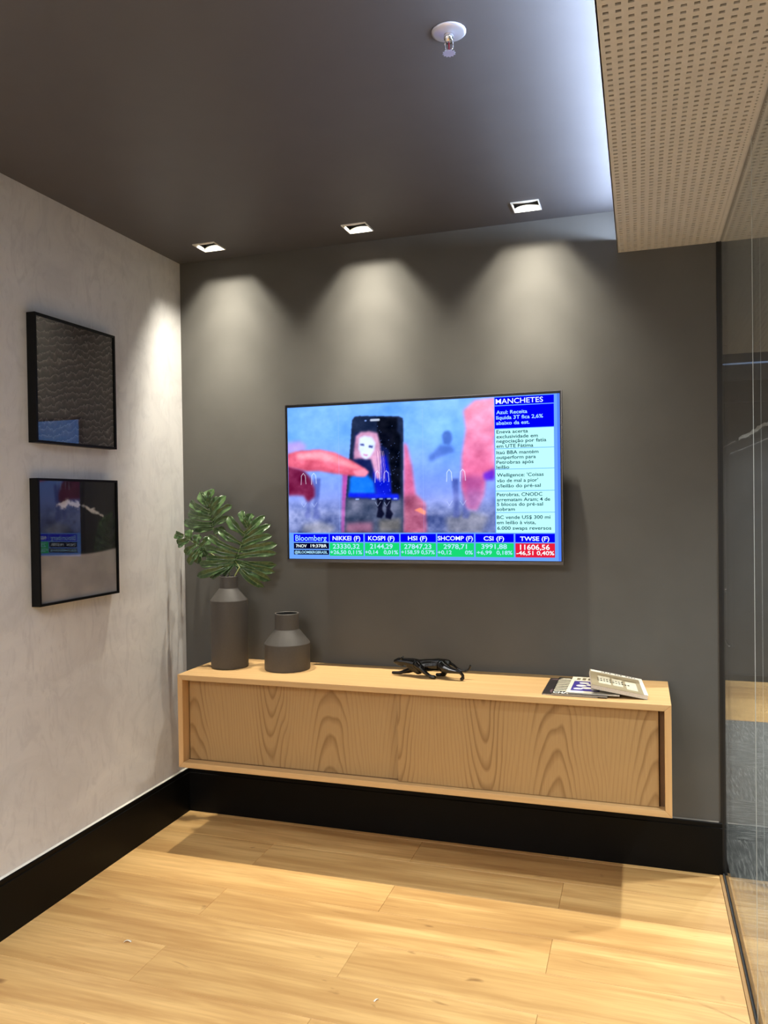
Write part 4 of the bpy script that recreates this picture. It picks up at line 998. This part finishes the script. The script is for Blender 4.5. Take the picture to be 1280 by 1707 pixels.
# ------------------------------------------------------------------ panther figurine
PAN = {
'spine': [(1.131, -0.171, 0.819, 0.0101), (1.145, -0.171, 0.822, 0.0145), (1.16, -0.171, 0.821, 0.0155), (1.182, -0.171, 0.82, 0.0162), (1.211, -0.169, 0.814, 0.0222), (1.233, -0.167, 0.803, 0.0289), (1.263, -0.166, 0.808, 0.0272), (1.292, -0.166, 0.8109999999999999, 0.0261), (1.318, -0.166, 0.814, 0.0267), (1.341, -0.166, 0.817, 0.0222), (1.357, -0.166, 0.821, 0.0162)],
'chest': [(1.188, -0.171, 0.807, 0.0135), (1.211, -0.169, 0.797, 0.0202), (1.23, -0.168, 0.79, 0.0222)] ,
'nfore': [(1.229, -0.186, 0.814, 0.0175), (1.245, -0.196, 0.804, 0.0141), (1.265, -0.201, 0.787, 0.0094), (1.284, -0.201, 0.774, 0.0074), (1.301, -0.199, 0.765, 0.0088), (1.307, -0.199, 0.765, 0.0081)] ,
'ffore': [(1.207, -0.156, 0.791, 0.0162), (1.181, -0.149, 0.778, 0.0115), (1.154, -0.146, 0.77, 0.0081), (1.127, -0.146, 0.763, 0.0067), (1.11, -0.146, 0.761, 0.0061)] ,
'nhind': [(1.335, -0.181, 0.815, 0.0236), (1.346, -0.189, 0.808, 0.0216), (1.37, -0.196, 0.801, 0.0155), (1.4, -0.201, 0.797, 0.0101), (1.417, -0.201, 0.794, 0.0074), (1.428, -0.201, 0.782, 0.0064), (1.428, -0.201, 0.77, 0.0074), (1.423, -0.201, 0.765, 0.0074)] ,
'fhind': [(1.327, -0.151, 0.799, 0.0168), (1.338, -0.143, 0.782, 0.0141), (1.334, -0.141, 0.77, 0.0101), (1.321, -0.141, 0.761, 0.0074), (1.304, -0.141, 0.757, 0.0067)] ,
'tail': [(1.36, -0.166, 0.824, 0.0084), (1.379, -0.166, 0.816, 0.0059), (1.398, -0.166, 0.801, 0.005), (1.414, -0.168, 0.793, 0.0046), (1.432, -0.169, 0.793, 0.0042), (1.445, -0.169, 0.798, 0.0042), (1.451, -0.169, 0.808, 0.0042), (1.453, -0.169, 0.816, 0.0046)],
'ear_near': [(1.158, -0.181, 0.832, 0.0045), (1.161, -0.182, 0.839, 0.003)],
'ear_far': [(1.157, -0.160, 0.832, 0.0045), (1.160, -0.159, 0.839, 0.003)],
'jaw': [(1.132, -0.171, 0.816, 0.0061), (1.143, -0.171, 0.811, 0.0081), (1.158, -0.171, 0.809, 0.0101)] ,
}
def panther():
    bm = bmesh.new()
    def ball(p, r):
        p = Vector(p); p.z = max(p.z, KZ1 + 0.0008 + r)
        bmesh.ops.create_icosphere(bm, subdivisions=2, radius=r, matrix=Matrix.Translation(p))
    for k, ch in PAN.items():
        for (x0_, y0_, z0_, r0_), (x1_, y1_, z1_, r1_) in zip(ch[:-1], ch[1:]):
            L = math.dist((x0_, y0_, z0_), (x1_, y1_, z1_)); n = max(2, int(L / (0.30 * min(r0_, r1_))) + 1)
            for i in range(n + 1):
                s = i / n; ball((x0_ + (x1_ - x0_) * s, y0_ + (y1_ - y0_) * s, z0_ + (z1_ - z0_) * s), r0_ + (r1_ - r0_) * s)
    me = bpy.data.meshes.new('raw'); bm.to_mesh(me); bm.free()
    o = bpy.data.objects.new('raw', me); COL.objects.link(o)
    md = o.modifiers.new('r', 'REMESH'); md.mode = 'VOXEL'; md.voxel_size = 0.0010
    sm = o.modifiers.new('s', 'SMOOTH'); sm.factor = 0.5; sm.iterations = 4
    bpy.context.view_layer.update()
    out = bpy.data.meshes.new_from_object(o.evaluated_get(DG())); bpy.data.objects.remove(o)
    org = Vector((1.28, -0.17, KZ1))
    zmin = min(v.co.z for v in out.vertices)
    for v in out.vertices: v.co = v.co - org - Vector((0, 0, zmin - KZ1 - 0.0002))
    for p in out.polygons: p.use_smooth = True
    out.materials.clear(); out.materials.append(plain('black_glaze', (4, 4, 4), 0.10, spec=0.5, var=0.02))
    out.name = 'panther_figurine'
    q = bpy.data.objects.new('panther_figurine', out); q.location = org; ORG[q] = org
    _link(q, None, 'glossy black prowling panther figurine on the cabinet', 'figurine', None, None)
panther()

# ------------------------------------------------------------------ magazines
M['paper'] = plain('page_edges', (196, 186, 172), 0.8, var=0.12, vscale=300)
def magazine(label, c, sx_, sy_, th, rz, ry, cover):
    """c: centre of underside. the cover is a thin card folded round the pages"""
    R = Matrix.Rotation(rz, 3, 'Z') @ Matrix.Rotation(ry, 3, 'Y')
    t = thing('magazine', c, label, 'magazine', 'magazines on the right end of the cabinet')
    cv = Vector(c)
    def P(u, v, w_): return tuple(cv + R @ Vector(((u - 0.5) * sx_, (v - 0.5) * sy_, w_)))
    def blk(name, u0, u1, v0, v1, w0, w1, mat, par=t):
        return mesh(name, [P(u0, v0, w0), P(u1, v0, w0), P(u1, v1, w0), P(u0, v1, w0), P(u0, v0, w1), P(u1, v0, w1), P(u1, v1, w1), P(u0, v1, w1)], BF, mat, par)
    blk('pages', 0.004, 0.996, 0.004, 0.996, 0.0003, th - 0.0004, M['paper'])
    cvr = blk('cover', 0, 1, 0, 1, th - 0.0004, th, cover)
    blk('back_cover', 0, 1, 0, 1, 0, 0.0003, cover)
    def art(name, polys, mat):
        V, F = [], []
        for k, pl in enumerate(polys):
            n = len(V); V += [P(u, v, th + 0.00025) for u, v in pl]; F.append(tuple(range(n, n + len(pl))))
        return mesh(name, V, F, mat, cvr)
    return t, cvr, P, art, blk
rect = lambda a, b, c, d: [(a, c), (b, c), (b, d), (a, d)]
def ell(cx, cy, rx, ry, n=14): return [(cx + rx * math.cos(2 * PI * i / n), cy + ry * math.sin(2 * PI * i / n)) for i in range(n)]
INK = {k: plain('ink_' + k, v, 0.35) for k, v in dict(dark=(40, 36, 36), mauve=(104, 82, 86), light=(214, 208, 194), black=(22, 20, 20), white=(236, 232, 222), violet=(64, 54, 140), taupe=(150, 136, 108), khaki=(120, 108, 80), tin=(200, 192, 170), pale=(222, 216, 198)).items()}
t, cvr, P, art, blk = magazine('dark plum magazine at the bottom left of the pile', (1.871, -0.212, KZ1), 0.207, 0.275, 0.0045, math.radians(-1.0), 0, INK['dark'])
art('cover_photo', [ell(0.24, 0.20, 0.12, 0.16)], INK['mauve']); art('masthead', [rect(0.05, 0.30, 0.88, 0.93)], INK['mauve'])
t, cvr, P, art, blk = magazine('black magazine with pale striped column on its cover, second in the pile', (1.9055, -0.214, KZ1 + 0.0048), 0.205, 0.278, 0.004, math.radians(-0.5), 0, INK['black'])
art('cover_photo', [rect(0.02, 0.30, 0.16 + 0.10 * i, 0.22 + 0.10 * i) for i in range(7)] + [[(0.02, 0.86), (0.30, 0.86), (0.22, 0.95), (0.10, 0.95)]], INK['tin'])
fit_text('lettering', 'CHA', 0.02, 0.30, 0.07, 0.10, INK['white'], cvr, lambda u, v: P(u, v, 0.0046), 0.03)
t, cvr, P, art, blk = magazine('white magazine with a violet block and white shapes, third in the pile', (1.955, -0.205, KZ1 + 0.0092), 0.196, 0.272, 0.004, math.radians(-1.5), 0, INK['pale'])
art('cover_photo', [rect(0.07, 0.62, 0.12, 0.72)], INK['violet'])
def art2(name, polys, mat, par, P, w_):
    V, F = [], []
    for pl in polys:
        n = len(V); V += [P(u, v, w_) for u, v in pl]; F.append(tuple(range(n, n + len(pl))))
    return mesh(name, V, F, mat, par)
art2('cover_shapes', [ell(0.20, 0.24, 0.09, 0.05), ell(0.36, 0.30, 0.10, 0.06), ell(0.24, 0.43, 0.10, 0.06), ell(0.42, 0.50, 0.09, 0.05), ell(0.28, 0.60, 0.10, 0.05), ell(0.52, 0.22, 0.07, 0.05)], INK['white'], cvr, P, 0.0046)
art2('masthead', [rect(0.10 + 0.11 * i, 0.17 + 0.11 * i, 0.80, 0.92) for i in range(5)], INK['khaki'], cvr, P, 0.0044)
t, cvr, P, art, blk = magazine('thick taupe book lying tilted on top of the magazines', (2.036, -0.205, KZ1 + 0.0176), 0.204, 0.272, 0.016, math.radians(5.0), math.radians(9.8), INK['taupe'])
art('white_border', [rect(0.02, 1.0, 0.88, 1.0), rect(0.93, 1.0, 0.0, 0.88)], INK['white'])
art2('cover_photo', [rect(0.14, 0.36, 0.18, 0.66), rect(0.40, 0.58, 0.20, 0.62), rect(0.64, 0.84, 0.12, 0.60)], INK['tin'], cvr, P, 0.0163)
art2('cover_photo', [rect(0.12, 0.60, 0.70, 0.74), rect(0.62, 0.86, 0.64, 0.69), ell(0.48, 0.68, 0.05, 0.03)], INK['khaki'], cvr, P, 0.0164)
rs = random.Random(5)
art2('print_marks', [rect(u, u + 0.035, v, v + 0.06 * rs.uniform(0.6, 1.0)) for v in (0.34, 0.45) for u in [0.12 + 0.055 * i for i in range(9 if v > 0.4 else 11)]], INK['black'], cvr, P, 0.0167)
art2('print_marks', [rect(0.22 + 0.052 * i, 0.25 + 0.052 * i, 0.92, 0.955 + 0.02 * (i % 2)) for i in range(13) if i not in (4, 8)], INK['dark'], cvr, P, 0.0167)

# ------------------------------------------------------------------ paper scraps on the floor
M['scrap'] = plain('white_paper', (232, 226, 208), 0.8)
def scrap(x, y, s, rz, label):
    V, F = [], []
    for i in range(7):
        a = i / 6
        for j in (0, 1):
            V.append((x + s * (math.cos(rz) * (a - 0.5) - math.sin(rz) * (j - 0.5) * 0.35), y + s * (math.sin(rz) * (a - 0.5) + math.cos(rz) * (j - 0.5) * 0.35), 0.0006 + 0.25 * s * math.sin(a * PI) * (1 - 0.3 * j)))
    F = [(2 * i, 2 * i + 1, 2 * i + 3, 2 * i + 2) for i in range(6)]
    o = mesh('paper_scrap', V, F, M['scrap'], None, label=label, cat='scrap', group='paper scraps on the plank floor', origin=(x, y, 0), smooth=True)
    md = o.modifiers.new('thickness', 'SOLIDIFY'); md.thickness = 0.0005
scrap(0.439, -1.094, 0.026, 0.3, 'tiny curled paper scrap on the planks nearer the plaster wall')
scrap(1.359, -1.150, 0.018, 1.0, 'tiny white paper scrap on the planks at the middle front')
